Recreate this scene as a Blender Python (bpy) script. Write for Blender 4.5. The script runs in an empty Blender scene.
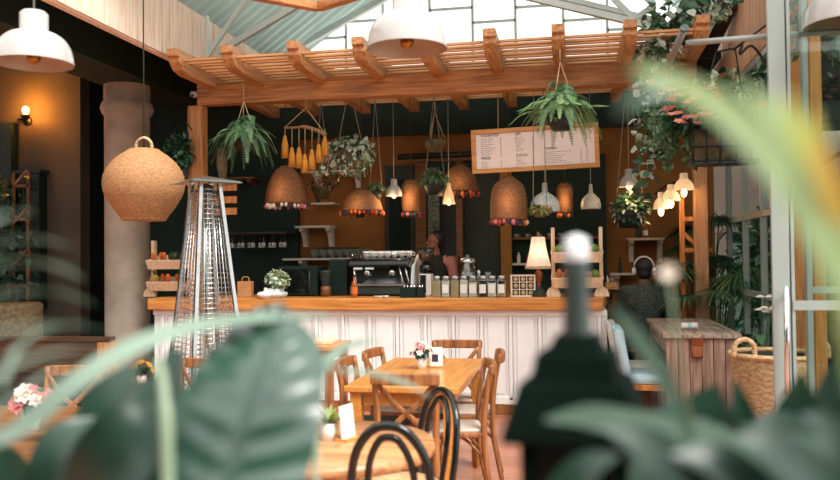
import bpy, math, random
from mathutils import Vector, Matrix, Euler
R = random.Random(7)
PI = math.pi
S = bpy.context.scene
COL = S.collection
V = Vector
# ---------------------------------------------------------------- camera maths (surveyed from the photo)
F = 815.0; YAW = math.radians(10.8); PITCH = math.radians(1.27); ROLL = .011; EYE = 1.48
_f = V((-math.sin(YAW)*math.cos(PITCH), math.cos(YAW)*math.cos(PITCH), math.sin(PITCH)))
_r0 = V((math.cos(YAW), math.sin(YAW), 0)); _u0 = _r0.cross(_f)
_r = _r0*math.cos(ROLL) - _u0*math.sin(ROLL); _u = _r0*math.sin(ROLL) + _u0*math.cos(ROLL)
ORG = V((0, 0, EYE))
def ray(x, y): return _f + _r*((x-420)/F) - _u*((y-240)/F)
def P(x, y, d): return ORG + ray(x, y)*d
def PY(x, y, Y): q = ray(x, y); return ORG + q*(Y/q.y)
def PX(x, y, X): q = ray(x, y); return ORG + q*(X/q.x)
def PZ(x, y, Z): q = ray(x, y); return ORG + q*((Z-EYE)/q.z)
cd = bpy.data.cameras.new('camera'); cam = bpy.data.objects.new('camera', cd); COL.objects.link(cam)
cam.matrix_world = Matrix(((_r.x, _u.x, -_f.x, 0), (_r.y, _u.y, -_f.y, 0), (_r.z, _u.z, -_f.z, EYE), (0, 0, 0, 1)))
cd.sensor_fit = 'HORIZONTAL'; cd.sensor_width = 36; cd.lens = F/840*36; cd.clip_start = .05
cd.dof.use_dof = True; cd.dof.focus_distance = 7.0; cd.dof.aperture_fstop = 2.0
S.camera = cam
vs = S.view_settings; vs.view_transform = 'Standard'; vs.look = 'None'; vs.gamma = 1; vs.use_curve_mapping = False
# ---------------------------------------------------------------- materials
def lin(h):
    h = h.lstrip('#'); c = [int(h[i:i+2], 16)/255 for i in (0, 2, 4)]
    return tuple(v/12.92 if v <= .04045 else ((v+.055)/1.055)**2.4 for v in c)
MATS = {}
def mat(name, c, c2=None, rough=.6, metal=0, scale=6, stretch=(1, 1, 1), bump=0, bscale=None, translu=0, emis=0, spec=.5, detail=4, ramp=(.3, .7)):
    m = bpy.data.materials.new(name); m.use_nodes = True; nt = m.node_tree; N = nt.nodes; L = nt.links
    b = N['Principled BSDF']; a = lin(c); e = lin(c2) if c2 else tuple(v*.78 for v in a)
    tc = N.new('ShaderNodeTexCoord'); mp = N.new('ShaderNodeMapping'); mp.inputs['Scale'].default_value = stretch
    L.new(tc.outputs['Object'], mp.inputs['Vector'])
    nz = N.new('ShaderNodeTexNoise'); nz.inputs['Scale'].default_value = scale; nz.inputs['Detail'].default_value = detail
    L.new(mp.outputs[0], nz.inputs['Vector'])
    cr = N.new('ShaderNodeValToRGB'); cr.color_ramp.elements[0].position = ramp[0]; cr.color_ramp.elements[1].position = ramp[1]
    cr.color_ramp.elements[0].color = (*e, 1); cr.color_ramp.elements[1].color = (*a, 1)
    L.new(nz.outputs['Fac'], cr.inputs[0]); L.new(cr.outputs[0], b.inputs['Base Color'])
    b.inputs['Roughness'].default_value = rough; b.inputs['Metallic'].default_value = metal
    b.inputs['Specular IOR Level'].default_value = spec
    if emis:
        L.new(cr.outputs[0], b.inputs['Emission Color']); b.inputs['Emission Strength'].default_value = emis
    if bump:
        n2 = N.new('ShaderNodeTexNoise'); n2.inputs['Scale'].default_value = bscale or scale*3
        L.new(mp.outputs[0], n2.inputs['Vector'])
        bp = N.new('ShaderNodeBump'); bp.inputs['Strength'].default_value = bump; bp.inputs['Distance'].default_value = .02
        L.new(n2.outputs['Fac'], bp.inputs['Height']); L.new(bp.outputs[0], b.inputs['Normal'])
    if translu:
        tr = N.new('ShaderNodeBsdfTranslucent'); mx = N.new('ShaderNodeMixShader'); mx.inputs[0].default_value = translu
        L.new(cr.outputs[0], tr.inputs['Color']); L.new(b.outputs[0], mx.inputs[1]); L.new(tr.outputs[0], mx.inputs[2])
        L.new(mx.outputs[0], N['Material Output'].inputs['Surface'])
    MATS[name] = m; return m
def wood(name, c, c2, axis='x', rough=.5, sc=3):
    st = {'x': (1, 14, 14), 'y': (14, 1, 14), 'z': (14, 14, 1)}[axis]
    return mat(name, c, c2, rough, scale=sc, stretch=st, bump=.08, bscale=sc*3, ramp=(.32, .62))
def glassmat(name, tint='#e8f0ec', refl=.12, rough=.02):
    m = bpy.data.materials.new(name); m.use_nodes = True; nt = m.node_tree; N = nt.nodes; L = nt.links
    N.remove(N['Principled BSDF'])
    t = N.new('ShaderNodeBsdfTransparent'); t.inputs[0].default_value = (*lin(tint), 1)
    g = N.new('ShaderNodeBsdfGlossy'); g.inputs['Roughness'].default_value = rough
    mx = N.new('ShaderNodeMixShader'); mx.inputs[0].default_value = refl
    L.new(t.outputs[0], mx.inputs[1]); L.new(g.outputs[0], mx.inputs[2]); L.new(mx.outputs[0], N['Material Output'].inputs['Surface'])
    MATS[name] = m; return m
def tiles(name, c, c2, cm, size, rough=.35):
    m = bpy.data.materials.new(name); m.use_nodes = True; nt = m.node_tree; N = nt.nodes; L = nt.links; b = N['Principled BSDF']
    tc = N.new('ShaderNodeTexCoord'); mp = N.new('ShaderNodeMapping'); L.new(tc.outputs['Object'], mp.inputs[0])
    br = N.new('ShaderNodeTexBrick'); br.offset = 0; br.inputs['Scale'].default_value = 1
    br.inputs['Brick Width'].default_value = size; br.inputs['Row Height'].default_value = size; br.inputs['Mortar Size'].default_value = .006
    br.inputs['Color1'].default_value = (*lin(c), 1); br.inputs['Color2'].default_value = (*lin(c2), 1); br.inputs['Mortar'].default_value = (*lin(cm), 1)
    L.new(mp.outputs[0], br.inputs['Vector'])
    nz = N.new('ShaderNodeTexNoise'); nz.inputs['Scale'].default_value = 5; L.new(mp.outputs[0], nz.inputs['Vector'])
    mx = N.new('ShaderNodeMix'); mx.data_type = 'RGBA'; mx.blend_type = 'MULTIPLY'; mx.inputs[0].default_value = .35
    L.new(br.outputs['Color'], mx.inputs[6]); L.new(nz.outputs['Color'], mx.inputs[7]); L.new(mx.outputs[2], b.inputs['Base Color'])
    b.inputs['Roughness'].default_value = rough; MATS[name] = m; return m
wood('pine_x', '#bd7f47', '#8a5428', 'x'); wood('pine_y', '#c68d58', '#99633a', 'y'); wood('pine_z', '#b97c45', '#8c5a2c', 'z')
wood('slat_wood', '#d79f68', '#b07a4a', 'x'); wood('worktop_wood', '#d08d46', '#a8662a', 'x', .35); wood('table_wood', '#cb8c47', '#b97838', 'y', .22)
wood('round_wood', '#c28d5f', '#95613a', 'x', .3); wood('chair_wood', '#a0683a', '#6b4021', 'z', .4); wood('fascia_wood', '#efd9c6', '#dcbda3', 'z', .7)
wood('pale_wood', '#f0d6b6', '#dfbc94', 'z', .6); wood('weathered_wood', '#a8988a', '#7d6858', 'y', .8); wood('weathered_up', '#a98d7c', '#7b5b4b', 'z', .8)
wood('brown_wood', '#5a3d28', '#3a2618', 'x'); wood('dark_wood', '#2b2018', '#1c140e', 'y'); wood('frame_wood', '#c9924f', '#a87238', 'x', .5); wood('orange_post', '#c98242', '#a5632c', 'z')
wood('shelf_wood', '#7b4f26', '#573517', 'x'); wood('boarding', '#d09a72', '#b07a54', 'z', .7)
mat('white_paint', '#f3f4f3', '#e9e9e7', .5, scale=3); mat('shelf_white', '#d8d2c8', '#c0b8aa', .6); mat('cream', '#e9dccb', '#dfceba', .6)
mat('enamel', '#aeadaa', '#a8a7a4', .12, scale=2); mat('enamel_in', '#b9a48c', '#a8927a', .4); mat('brass', '#a9742e', '#8a5a20', .3, .9)
mat('shadow_tint_wall', '#182e24', '#11221a', .85, scale=2); mat('side_wall', '#5a5245', '#463f36', .85, scale=1.5, bump=.1); mat('soffit', '#182d25', '#12231c', .8)  # green-black shadow tone is painted into the dark wall and soffit colours
mat('ochre_wall', '#93602a', '#774a1c', .85, scale=1.6, bump=.1); mat('mustard', '#a8752a', '#8a5e20', .7); mat('stone', '#b9ab9a', '#8f8272', .9, scale=2.5, bump=.2)
mat('dark_panel', '#152a22', '#0f2019', .5); mat('light_block_grey', '#4a4c46', '#42443e', .9); mat('plaster_out', '#b79f97', '#a58d86', .9, scale=2)
mat('roof_sheet', '#a2b4ab', '#8da098', .5, scale=1.2, translu=.3); mat('steel_white', '#cfd8d4', '#bfcac6', .4, scale=3); mat('steel_grey', '#929c97', '#868f8a', .4, scale=3)
mat('tube_brown', '#77746a', '#66635a', .5, .3); mat('dark_steel', '#3a4541', '#2b3531', .4, .3); mat('iron', '#191d1b', '#101312', .45, .3); mat('black_gloss', '#0f1714', '#0a100e', .14, scale=4); mat('black_matt', '#10251f', '#0b1b17', .75, spec=.25)
mat('leaf_mid', '#4b6254', '#2e4539', .65, spec=.2, scale=5, translu=.2); mat('frame_light', '#dde2df', '#d0d6d3', .5)
mat('lantern_black', '#091611', '#06100d', .9, spec=.05)
mat('stainless', '#c3c5c3', '#aeb1b0', .25, .9); mat('chrome', '#d5d8d8', '#c2c6c6', .12, 1)
mat('rattan', '#b98b5e', '#8a6038', .7, scale=40, stretch=(1, 1, 3), bump=.3, bscale=120); mat('rattan_dark', '#9a683f', '#56351c', .7, scale=40, stretch=(1, 1, 3), bump=.3, bscale=120)
mat('rattan_pale', '#d3b58c', '#9c7448', .75, scale=30, stretch=(1, 1, 3), bump=.3, bscale=120); mat('drum_weave', '#8d7a58', '#5d4e37', .85, scale=30, bump=.3)
mat('cord', '#8f948c', '#7d827a', .8); mat('dark_cord', '#2c322e', '#222725', .8); mat('rope', '#b9a27c', '#97825f', .9)
mat('tassel', '#c8892c', '#a2681a', .9, scale=30, stretch=(4, 4, .3), bump=.4); mat('driftwood', '#97704a', '#6d4d30', .8)
mat('fern', '#7fa070', '#4c7350', .5, scale=9, translu=.3); mat('fern_pale', '#a3bf86', '#6f9a63', .5, scale=9, translu=.3); mat('leaf', '#4f7a55', '#2c5138', .35, scale=7, translu=.25)
mat('leaf_dark', '#2f5a40', '#163527', .32, scale=7, translu=.2); mat('leaf_pale', '#d6dfcd', '#6f8f6c', .4, scale=22, translu=.25, ramp=(.38, .52)); mat('leaf_lime', '#a8b36b', '#748a48', .5, scale=12, translu=.3)
mat('leaf_grey', '#7f9786', '#5d7868', .4, scale=5, translu=.25); mat('leaf_yellow', '#c8c56a', '#a0b060', .4, scale=4, translu=.4); mat('leaf_orange', '#d19a45', '#b3a648', .4, scale=4, translu=.4); mat('leaf_fresh', '#a2b884', '#86a46e', .4, scale=4, translu=.4)
mat('big_leaf', '#2b4c3e', '#123026', .24, scale=5, stretch=(1, 1, 3), translu=.08, spec=.9); mat('rib_green', '#94a78c', '#7b9076', .4, translu=.2); mat('leaf_black', '#1f4032', '#122b21', .35, translu=.1)
mat('soil', '#2a2018', '#1a130e', .9); mat('pot_dark', '#222a26', '#171d1a', .6); mat('pot_white', '#e9e5de', '#dcd7cf', .35); mat('terracotta', '#a0603a', '#7f4828', .8); mat('wood_moss', '#6e5d3c', '#3e3a26', .9, scale=12, bump=.4)
mat('petal_pink', '#d98b8c', '#c0585f', .6, scale=20, translu=.2); mat('petal_white', '#efe6dc', '#dccfbf', .6, translu=.2); mat('petal_yellow', '#e2a92c', '#c98a1c', .6, translu=.2); mat('petal_orange', '#e08a48', '#d96a3c', .6, translu=.2); mat('petal_salmon', '#e8a58c', '#d98474', .6, translu=.2)
mat('pom_red', '#b9483a', '#96342a', .9); mat('pom_orange', '#d8752c', '#bb5a1c', .9); mat('pom_dark', '#3b3a4a', '#2a2936', .9); mat('pom_white', '#d9cfc4', '#c4b8aa', .9); mat('pom_pink', '#cf7f8c', '#b2606e', .9)
mat('paper', '#e6dad2', '#e0d3ca', .7, scale=2); mat('ink', '#3a3432', '#2e2928', .7); mat('ink_faint', '#9a8d88', '#8c7f7a', .7); mat('label_white', '#ece8e2', '#e2ddd5', .6)
mat('coffee', '#4a2c1a', '#2f1a0e', .6, scale=40); mat('oats', '#d3ba92', '#b3946a', .8, scale=40); mat('sugar', '#f0e9de', '#e2d8c8', .8, scale=40)
mat('carrot', '#e0742a', '#c45a1a', .5); mat('lime', '#7b9a3c', '#52772a', .4); mat('avocado', '#2f4a2c', '#1e321e', .4); mat('lemon', '#d9b23c', '#bf9628', .4); mat('pineapple', '#a8823c', '#6e5224', .7, scale=40); mat('onion', '#c9827a', '#aa5f62', .4)
mat('blue_fabric', '#b4ccd2', '#9bb6c0', .85, scale=10); mat('pale_fabric', '#cdd3cd', '#b9c1ba', .85); mat('seat_grey', '#4c5a54', '#3b4842', .8); mat('seat_pale', '#cfc4b8', '#bcae9f', .7, scale=20); mat('cane', '#c9a47c', '#b38c62', .7, scale=30)
mat('skin', '#8a5a44', '#774a38', .5); mat('hair', '#15120f', '#0d0b09', .5); mat('knit', '#5c655f', '#1b2723', .9, scale=60, stretch=(1, 1, 4), bump=.3, ramp=(.45, .55)); mat('cloth_dark', '#1b2320', '#121816', .9); mat('pink_shirt', '#a86e68', '#945c57', .8); mat('trouser', '#262d33', '#1b2126', .9)
mat('lamp_fabric', '#f4ece2', '#e8dccb', .8, scale=6, translu=.35, stretch=(6, 6, 1)); mat('copper', '#a5603a', '#6f3a22', .35, .5); mat('bulb', '#ffd9a0', '#ffcf90', .4, emis=5); mat('bulb_hot', '#ffb45a', '#ffa848', .4, emis=16)
mat('turned_white', '#cfd3d4', '#b9bec0', .5); mat('speckle', '#d3d8d5', '#6d7772', .5, scale=110, ramp=(.36, .52)); mat('paper_bag', '#c28d5c', '#a87448', .8); mat('amber', '#a3521c', '#7d3a10', .15); mat('lattice', '#7f8a80', '#3c4a43', .8, scale=70, ramp=(.46, .54))
mat('ground_out', '#8a8074', '#6f665c', .9); mat('screen_case', '#c8cfcb', '#bcc4c0', .4); mat('kettle_green', '#5a7a64', '#46644f', .5)
tiles('terracotta_tiles', '#d08c6e', '#c07a5e', '#9a7460', .3)
glassmat('clear_glass', refl=.035); glassmat('frost_glass', '#f6f4f2', .06, .4); glassmat('stem_glass', '#dfe8e2', .35, .05); glassmat('jar_glass', '#e4ebe6', .14, .05)
# ---------------------------------------------------------------- mesh builder
class MB:
    def __init__(s): s.v = []; s.f = []; s.m = []; s.sm = []
    def add(s, vs, fs, m=0, smooth=False):
        o = len(s.v); s.v += [V(x) for x in vs]
        for f in fs: s.f.append([o+i for i in f]); s.m.append(m); s.sm.append(smooth)
        return s
    def box(s, c, d, rot=None, m=0):
        c = V(c); h = V(d)*.5; vs = []
        for x in (-1, 1):
            for y in (-1, 1):
                for z in (-1, 1):
                    p = V((x*h.x, y*h.y, z*h.z))
                    if rot is not None: p = rot @ p
                    vs.append(c+p)
        return s.add(vs, [(0, 1, 3, 2), (4, 6, 7, 5), (0, 4, 5, 1), (2, 3, 7, 6), (0, 2, 6, 4), (1, 5, 7, 3)], m)
    def beam(s, a, b, w, h, m=0, up=(0, 0, 1)):
        a = V(a); b = V(b); d = b-a; L = d.length; x = d.normalized(); upv = V(up)
        if abs(x.dot(upv)) > .99: upv = V((0, 1, 0))
        y = upv.cross(x).normalized(); z = x.cross(y)
        return s.box((a+b)/2, (L, w, h), Matrix((x, y, z)).transposed(), m)
    def tube(s, pts, r, n=8, m=0, caps=True, flat=1, up=None):
        pts = [V(p) for p in pts]; k = len(pts); rs = r if isinstance(r, (list, tuple)) else [r]*k; vs = []; px = None
        for i, p in enumerate(pts):
            t = (pts[min(i+1, k-1)]-pts[max(i-1, 0)])
            if t.length < 1e-9: t = V((0, 0, 1))
            t.normalize()
            ref = V(up) if up else (px if px is not None else (V((0, 0, 1)) if abs(t.z) < .9 else V((1, 0, 0))))
            x = ref - t*ref.dot(t)
            if x.length < 1e-5: x = t.orthogonal()
            x.normalize(); px = x; y = t.cross(x)
            for j in range(n):
                a = 2*PI*j/n; vs.append(p + x*(rs[i]*math.cos(a)*flat) + y*(rs[i]*math.sin(a)))
        fs = [(i*n+j, i*n+(j+1) % n, (i+1)*n+(j+1) % n, (i+1)*n+j) for i in range(k-1) for j in range(n)]
        s.add(vs, fs, m, True)
        if caps:
            o = len(s.v)-len(vs); s.f += [[o+j for j in range(n)][::-1], [o+(k-1)*n+j for j in range(n)]]; s.m += [m, m]; s.sm += [False, False]
        return s
    def lathe(s, prof, c=(0, 0, 0), n=20, m=0, mod=None, rot=None, smooth=True, sx=1, sy=1):
        c = V(c); vs = []; k = len(prof)
        for i, (r, z) in enumerate(prof):
            for j in range(n):
                a = 2*PI*j/n; rr = r + (mod(i, j, a) if mod else 0)
                p = V((rr*math.cos(a)*sx, rr*math.sin(a)*sy, z))
                if rot is not None: p = rot @ p
                vs.append(c+p)
        return s.add(vs, [(i*n+j, i*n+(j+1) % n, (i+1)*n+(j+1) % n, (i+1)*n+j) for i in range(k-1) for j in range(n)], m, smooth)
    def ball(s, c, r, sc=(1, 1, 1), n=10, m=0, rot=None):
        k = max(5, n//2+1); c = V(c); vs = []
        for i in range(k+1):
            t = PI*i/k
            for j in range(n):
                a = 2*PI*j/n; p = V((r*math.sin(t)*math.cos(a)*sc[0], r*math.sin(t)*math.sin(a)*sc[1], r*math.cos(t)*sc[2]))
                if rot is not None: p = rot @ p
                vs.append(c+p)
        return s.add(vs, [(i*n+j, (i+1)*n+j, (i+1)*n+(j+1) % n, i*n+(j+1) % n) for i in range(k) for j in range(n)], m, True)
    def leaf(s, base, d, L, W, up=(0, 0, 1), droop=.4, segs=4, fold=.15, m=0, shape=.8):
        d = V(d).normalized(); up = V(up); side = d.cross(up)
        if side.length < 1e-3: side = d.orthogonal()
        side.normalize(); nrm = side.cross(d); p = V(base); vs = []; dd = d.copy()
        for i in range(segs+1):
            t = i/segs; w = W*.5*max(.03, math.sin(PI*min(1, t**shape*.96+.02)))
            vs += [p - side*w + nrm*w*fold*2, p.copy(), p + side*w + nrm*w*fold*2]
            dd = (dd - V((0, 0, 1))*droop/segs).normalized(); p = p + dd*(L/segs)
        fs = []
        for i in range(segs):
            a = 3*i; fs += [(a, a+1, a+4, a+3), (a+1, a+2, a+5, a+4)]
        return s.add(vs, fs, m, True)
    def strap(s, pts, ws, face, m=0, fold=.2, thick=.0):
        """long strap leaf along pts, ws widths, face = direction its upper side looks"""
        pts = [V(p) for p in pts]; k = len(pts); vs = []; face = V(face).normalized()
        for i, p in enumerate(pts):
            t = (pts[min(i+1, k-1)]-pts[max(i-1, 0)]).normalized(); sd = t.cross(face).normalized(); nn = sd.cross(t); w = ws[i]*.5
            vs += [p-sd*w+nn*w*fold, p-sd*w*.5+nn*w*fold*.4, p, p+sd*w*.5+nn*w*fold*.4, p+sd*w+nn*w*fold]
        fs = [(5*i+j, 5*i+j+1, 5*i+j+6, 5*i+j+5) for i in range(k-1) for j in range(4)]
        return s.add(vs, fs, m, True)
def spline(pts, n):
    pts = [V(p) for p in pts]; q = [pts[0]*2-pts[1]]+pts+[pts[-1]*2-pts[-2]]; out = []
    for i in range(len(pts)-1):
        a, b, c, d = q[i:i+4]
        for k in range(n):
            t = k/n; out.append(.5*((2*b)+(c-a)*t+(2*a-5*b+4*c-d)*t*t+(3*b-a-3*c+d)*t**3))
    out.append(pts[-1]); return out
def lerp(a, b, t): return a+(b-a)*t
def interp(vals, n):
    out = []; k = len(vals)-1
    for i in range(n):
        x = i/(n-1)*k; j = min(k-1, int(x)); out.append(lerp(vals[j], vals[j+1], x-j))
    return out
# ---------------------------------------------------------------- objects
def tag(o, label=None, cat=None, group=None, kind=None):
    if label: o['label'] = label
    if cat: o['category'] = cat
    if group: o['group'] = group
    if kind: o['kind'] = kind
    return o
def thing(name, label, cat, loc=(0, 0, 0), rz=0, group=None):
    o = bpy.data.objects.new(name, None); COL.objects.link(o); o.location = loc; o.rotation_euler = (0, 0, rz); o.empty_display_size = .1
    return tag(o, label, cat, group)
def inv(o):
    return Matrix.Rotation(-o.rotation_euler.z, 4, 'Z') @ Matrix.Translation(-V(o.location))
def obj(name, mb, m, parent=None, world=False, label=None, cat=None, group=None, kind=None, bev=0, vox=0, subs=0):
    vs = mb.v
    if parent is not None and world:
        M = Matrix.Identity(4); ch = []; q = parent
        while q is not None: ch.append(q); q = q.parent
        for q in ch[::-1]: M = inv(q) @ M
        vs = [M @ p for p in vs]
    loc = None
    if parent is None:
        xs = [p.x for p in vs]; ys = [p.y for p in vs]; zs = [p.z for p in vs]
        loc = V(((min(xs)+max(xs))/2, (min(ys)+max(ys))/2, min(zs))); vs = [p-loc for p in vs]
    me = bpy.data.meshes.new(name); me.from_pydata([tuple(p) for p in vs], [], mb.f)
    for x in (m if isinstance(m, (list, tuple)) else [m]): me.materials.append(MATS[x])
    for i, p in enumerate(me.polygons): p.material_index = mb.m[i]; p.use_smooth = mb.sm[i]
    me.update(); o = bpy.data.objects.new(name, me); COL.objects.link(o)
    if parent is not None: o.parent = parent
    else: o.location = loc
    if vox:
        w = o.modifiers.new('remesh', 'REMESH'); w.mode = 'VOXEL'; w.voxel_size = vox; w.use_smooth_shade = True
        w = o.modifiers.new('smooth', 'SMOOTH'); w.iterations = 4; w.factor = .5
    if bev:
        w = o.modifiers.new('bevel', 'BEVEL'); w.width = bev; w.segments = 2; w.limit_method = 'ANGLE'; w.angle_limit = .7
    if subs:
        w = o.modifiers.new('subd', 'SUBSURF'); w.levels = subs; w.render_levels = subs
    return tag(o, label, cat, group, kind)
def struct(name, mb, m, parent=None, **k): return obj(name, mb, m, parent, kind='structure' if parent is None else None, world=parent is not None, **k)
def dup(root, loc, rz=None, label=None, group=None):
    r = root.copy(); COL.objects.link(r); r.location = loc
    if rz is not None: r.rotation_euler = (0, 0, rz)
    tag(r, label, None, group)
    for ch in list(root.children):
        c = ch.copy(); COL.objects.link(c); c.parent = r
        for g in list(ch.children):
            d = g.copy(); COL.objects.link(d); d.parent = c
    return r
# ================================================================ SETTING
def boxstruct(name, lo, hi, m, parent=None, **k):
    lo = V(lo); hi = V(hi); return struct(name, MB().box((lo+hi)/2, hi-lo), m, parent, **k)
boxstruct('floor', (-12, -3.2, -.1), (1.7, 10.6, 0), 'terracotta_tiles')
boxstruct('ground', (1.7, -3.2, -.1), (9, 15, -.005), 'ground_out')
boxstruct('wall_back', (-6.1, 10, 0), (1.6, 10.2, 3.62), 'ochre_wall')
X_ = lambda px, Y: PY(px, 200, Y).x
Z_ = lambda py, Y, px=420: PY(px, py, Y).z
boxstruct('trim_1', (X_(292, 9.95), 9.93, 3.02), (1.6, 9.998, 3.6), 'soffit')            # dark header band
boxstruct('trim_2', (-6.0, 9.92, 0), (X_(298, 9.93), 9.998, 3.6), 'shadow_tint_wall')           # dark left bay of the bar
# doors and bays in the back wall
d1 = boxstruct('door_1', (X_(385, 9.93), 9.93, 0), (X_(414, 9.93), 9.998, Z_(165, 9.93)), 'dark_panel')
mb = MB()
for a, b in ((.0, .95), (1.05, 2.45)):
    cx = (X_(385, 9.93)+X_(414, 9.93))/2
    mb.box((cx, 9.92, (a+b)/2+.06), (.26, .02, b-a-.1))
struct('door_panel', mb, 'black_matt', d1)
boxstruct('trim_3', (X_(415, 9.9), 9.9, 0), (X_(426, 9.9), 9.998, Z_(152, 9.9)), 'shelf_wood')
d2 = boxstruct('doorway_shade', (X_(427, 9.93), 9.94, 0), (X_(499, 9.93), 9.998, Z_(163, 9.93)), 'dark_panel')  # dark sheet stands in for the shade of the open doorway
boxstruct('trim_4', (X_(414, 9.88), 9.88, Z_(162, 9.88)), (X_(500, 9.88), 9.93, Z_(155, 9.88)), 'shelf_wood')
boxstruct('trim_5', (X_(500, 9.8), 9.8, 0), (X_(511, 9.8), 9.998, Z_(165, 9.8)), 'mustard')
boxstruct('recess_shade', (X_(511, 9.9), 9.9, 0), (X_(606, 9.9), 9.998, Z_(160, 9.9)), 'shadow_tint_wall')  # flat dark sheet painted as the shade inside the shelf recess
boxstruct('trim_7', (X_(428, 9.7), 9.7, Z_(238, 9.7)), (X_(439, 9.7), 9.72, Z_(168, 9.7)), 'lattice')
struct('trim_8', MB().tube([PY(398, 157, 9.3), PY(560, 150, 9.3)], .035, 10), 'iron')
boxstruct('trim_9', (X_(456, 9.6), 9.6, 0), (X_(462, 9.6), 9.68, Z_(160, 9.6)), 'shelf_wood')
boxstruct('ceiling', (-4.4, 9.35, 3.64), (1.6, 10.2, 3.72), 'soffit')
# side room on the left
boxstruct('wall_left', (-12, 9.0, 0), (-5.94, 9.2, 4.3), 'side_wall')
boxstruct('wall_left_recess', (-12, 10.2, 0), (-3.6, 10.3, 4.4), 'shadow_tint_wall')
boxstruct('wall_left_end', (-12.1, -1, 0), (-12, 9.2, 4.3), 'shadow_tint_wall')
boxstruct('ceiling_left', (-12, 4.6, 4.3), (-3.9, 10.4, 4.4), 'soffit')
boxstruct('trim_24', (-3.97, -1, 3.9), (-3.9, 10.4, 4.4), 'soffit'); boxstruct('trim_25', (-5.2, 5, 3.46), (-4.6, 10.2, 3.9), 'soffit')
boxstruct('trim_10', (PY(-40, 100, 8.9).x, 8.86, 1.2), (PY(13, 100, 8.9).x, 9.0, 3.2), 'dark_panel')
boxstruct('trim_11', (PY(17, 200, 8.8).x, 8.84, Z_(309, 8.8, 25)), (PY(37, 200, 8.8).x, 8.99, Z_(172, 8.8, 25)), 'dark_panel')
boxstruct('trim_12', (PY(13, 200, 8.8).x, 8.8, Z_(173, 8.8, 25)), (PY(40, 200, 8.8).x, 8.99, Z_(170, 8.8, 25)), 'dark_panel')
# round plastered column
c0 = PY(127.5, 200, 8.4)
struct('column', MB().lathe([(.27, 0), (.27, .2), (.245, .22), (.245, 3.12), (.27, 3.14), (.29, 3.2), (.27, 3.26), (.25, 3.28), (.25, 3.46)], (c0.x, c0.y, 0), 32), 'stone')
# fascia boards under the roof eaves, left and right
mb = MB(); y = -1.0
while y < 10.2:
    w = R.uniform(.13, .17); mb.box((-3.77+R.uniform(-.004, .004), y+w/2, 3.71), (.04, w-.008, .58)); y += w
mb.box((-3.80, 4.6, 3.43), (.06, 11.2, .05)); struct('trim_13', mb, 'fascia_wood')
mb = MB(); y = 4.9
while y < 10.3:
    w = R.uniform(.13, .17); mb.box((1.66+R.uniform(-.004, .004), y+w/2, 3.85), (.04, w-.008, 1.1)); y += w
struct('trim_14', mb, 'boarding')
struct('trim_15', MB().beam(PY(728, 0, 8.6), PY(700, 62, 9.6), .16, .2), 'dark_wood')
# roof sheets (corrugated, translucent) and gable glazing
def corrugated(x0, z0, x1, z1, ya, yb):
    m_ = MB(); vs = []; n = int((yb-ya)/.045); 
    for i in range(n+1):
        k = i % 4; dz = .035 if k in (1, 2) else 0; yy = ya+(yb-ya)*i/n
        vs += [(x0, yy, z0+dz), (x1, yy, z1+dz)]
    return m_.add(vs, [(2*i, 2*i+1, 2*i+3, 2*i+2) for i in range(n)])
struct('ceiling_roof_left', corrugated(-3.87, 3.97, -.92, 6.08, 5.7, 10.4), 'roof_sheet')
struct('ceiling_roof_right', corrugated(1.7, 4.2, -.92, 6.08, 5.7, 10.4), 'roof_sheet')
mb = MB(); mb.add([(-3.87, 10.42, 3.6), (2.03, 10.42, 3.6), (2.03, 10.42, 3.97), (-.92, 10.42, 6.08), (-3.87, 10.42, 3.97)], [(0, 1, 2, 3, 4)])
w1 = struct('window_1', mb, 'frost_glass')
mb = MB()
for px in (312, 348, 385, 432, 475, 518, 566, 610):
    x = X_(px, 10.4); zt = 6.08-abs(x+.92)*.716; mb.box((x, 10.38, (3.6+zt)/2), (.035, .03, zt-3.6))
xs = [X_(p, 10.4) for p in (300, 312, 348, 385, 432, 475, 518, 566, 610, 640)]
for i in range(len(xs)-1):
    zz = (4.28, 4.42, 4.62, 4.42, 4.7, 4.5, 4.66, 4.45, 4.3)[i]; mb.box(((xs[i]+xs[i+1])/2, 10.38, zz), (xs[i+1]-xs[i], .03, .035))
struct('window_frame', mb, 'frame_light', w1)
# steel truss of the roof
mb = MB()
def seg(a, b, Y, w=.05): mb.beam(PY(*a, Y), PY(*b, Y), w, w)
seg((206, 16), (206, 60), 7.9); seg((206, 58), (247, -2), 7.9, .045); seg((206, 60), (320, -8), 8.2, .06); seg((280, 58), (390, -5), 10.1, .08)
seg((515, -6), (650, 26), 7.9, .06); seg((538, -8), (655, 20), 8.4, .05); seg((610, -5), (634, 19), 7.9, .05); seg((640, -8), (654, 4), 7.9); seg((500, -8), (640, 22), 9.9, .05)
seg((655, 5), (634, 19), 8.2)
struct('trim_16', mb, 'steel_white')
# purlins above the seating, out of the picture, that carry the lamps
mb = MB()
for yy in (3.48, 3.62, 4.1): mb.beam((-3.75, yy, 3.7), (3, yy, 3.7), .05, .08)
struct('trim_17', mb, 'steel_white')
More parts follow.
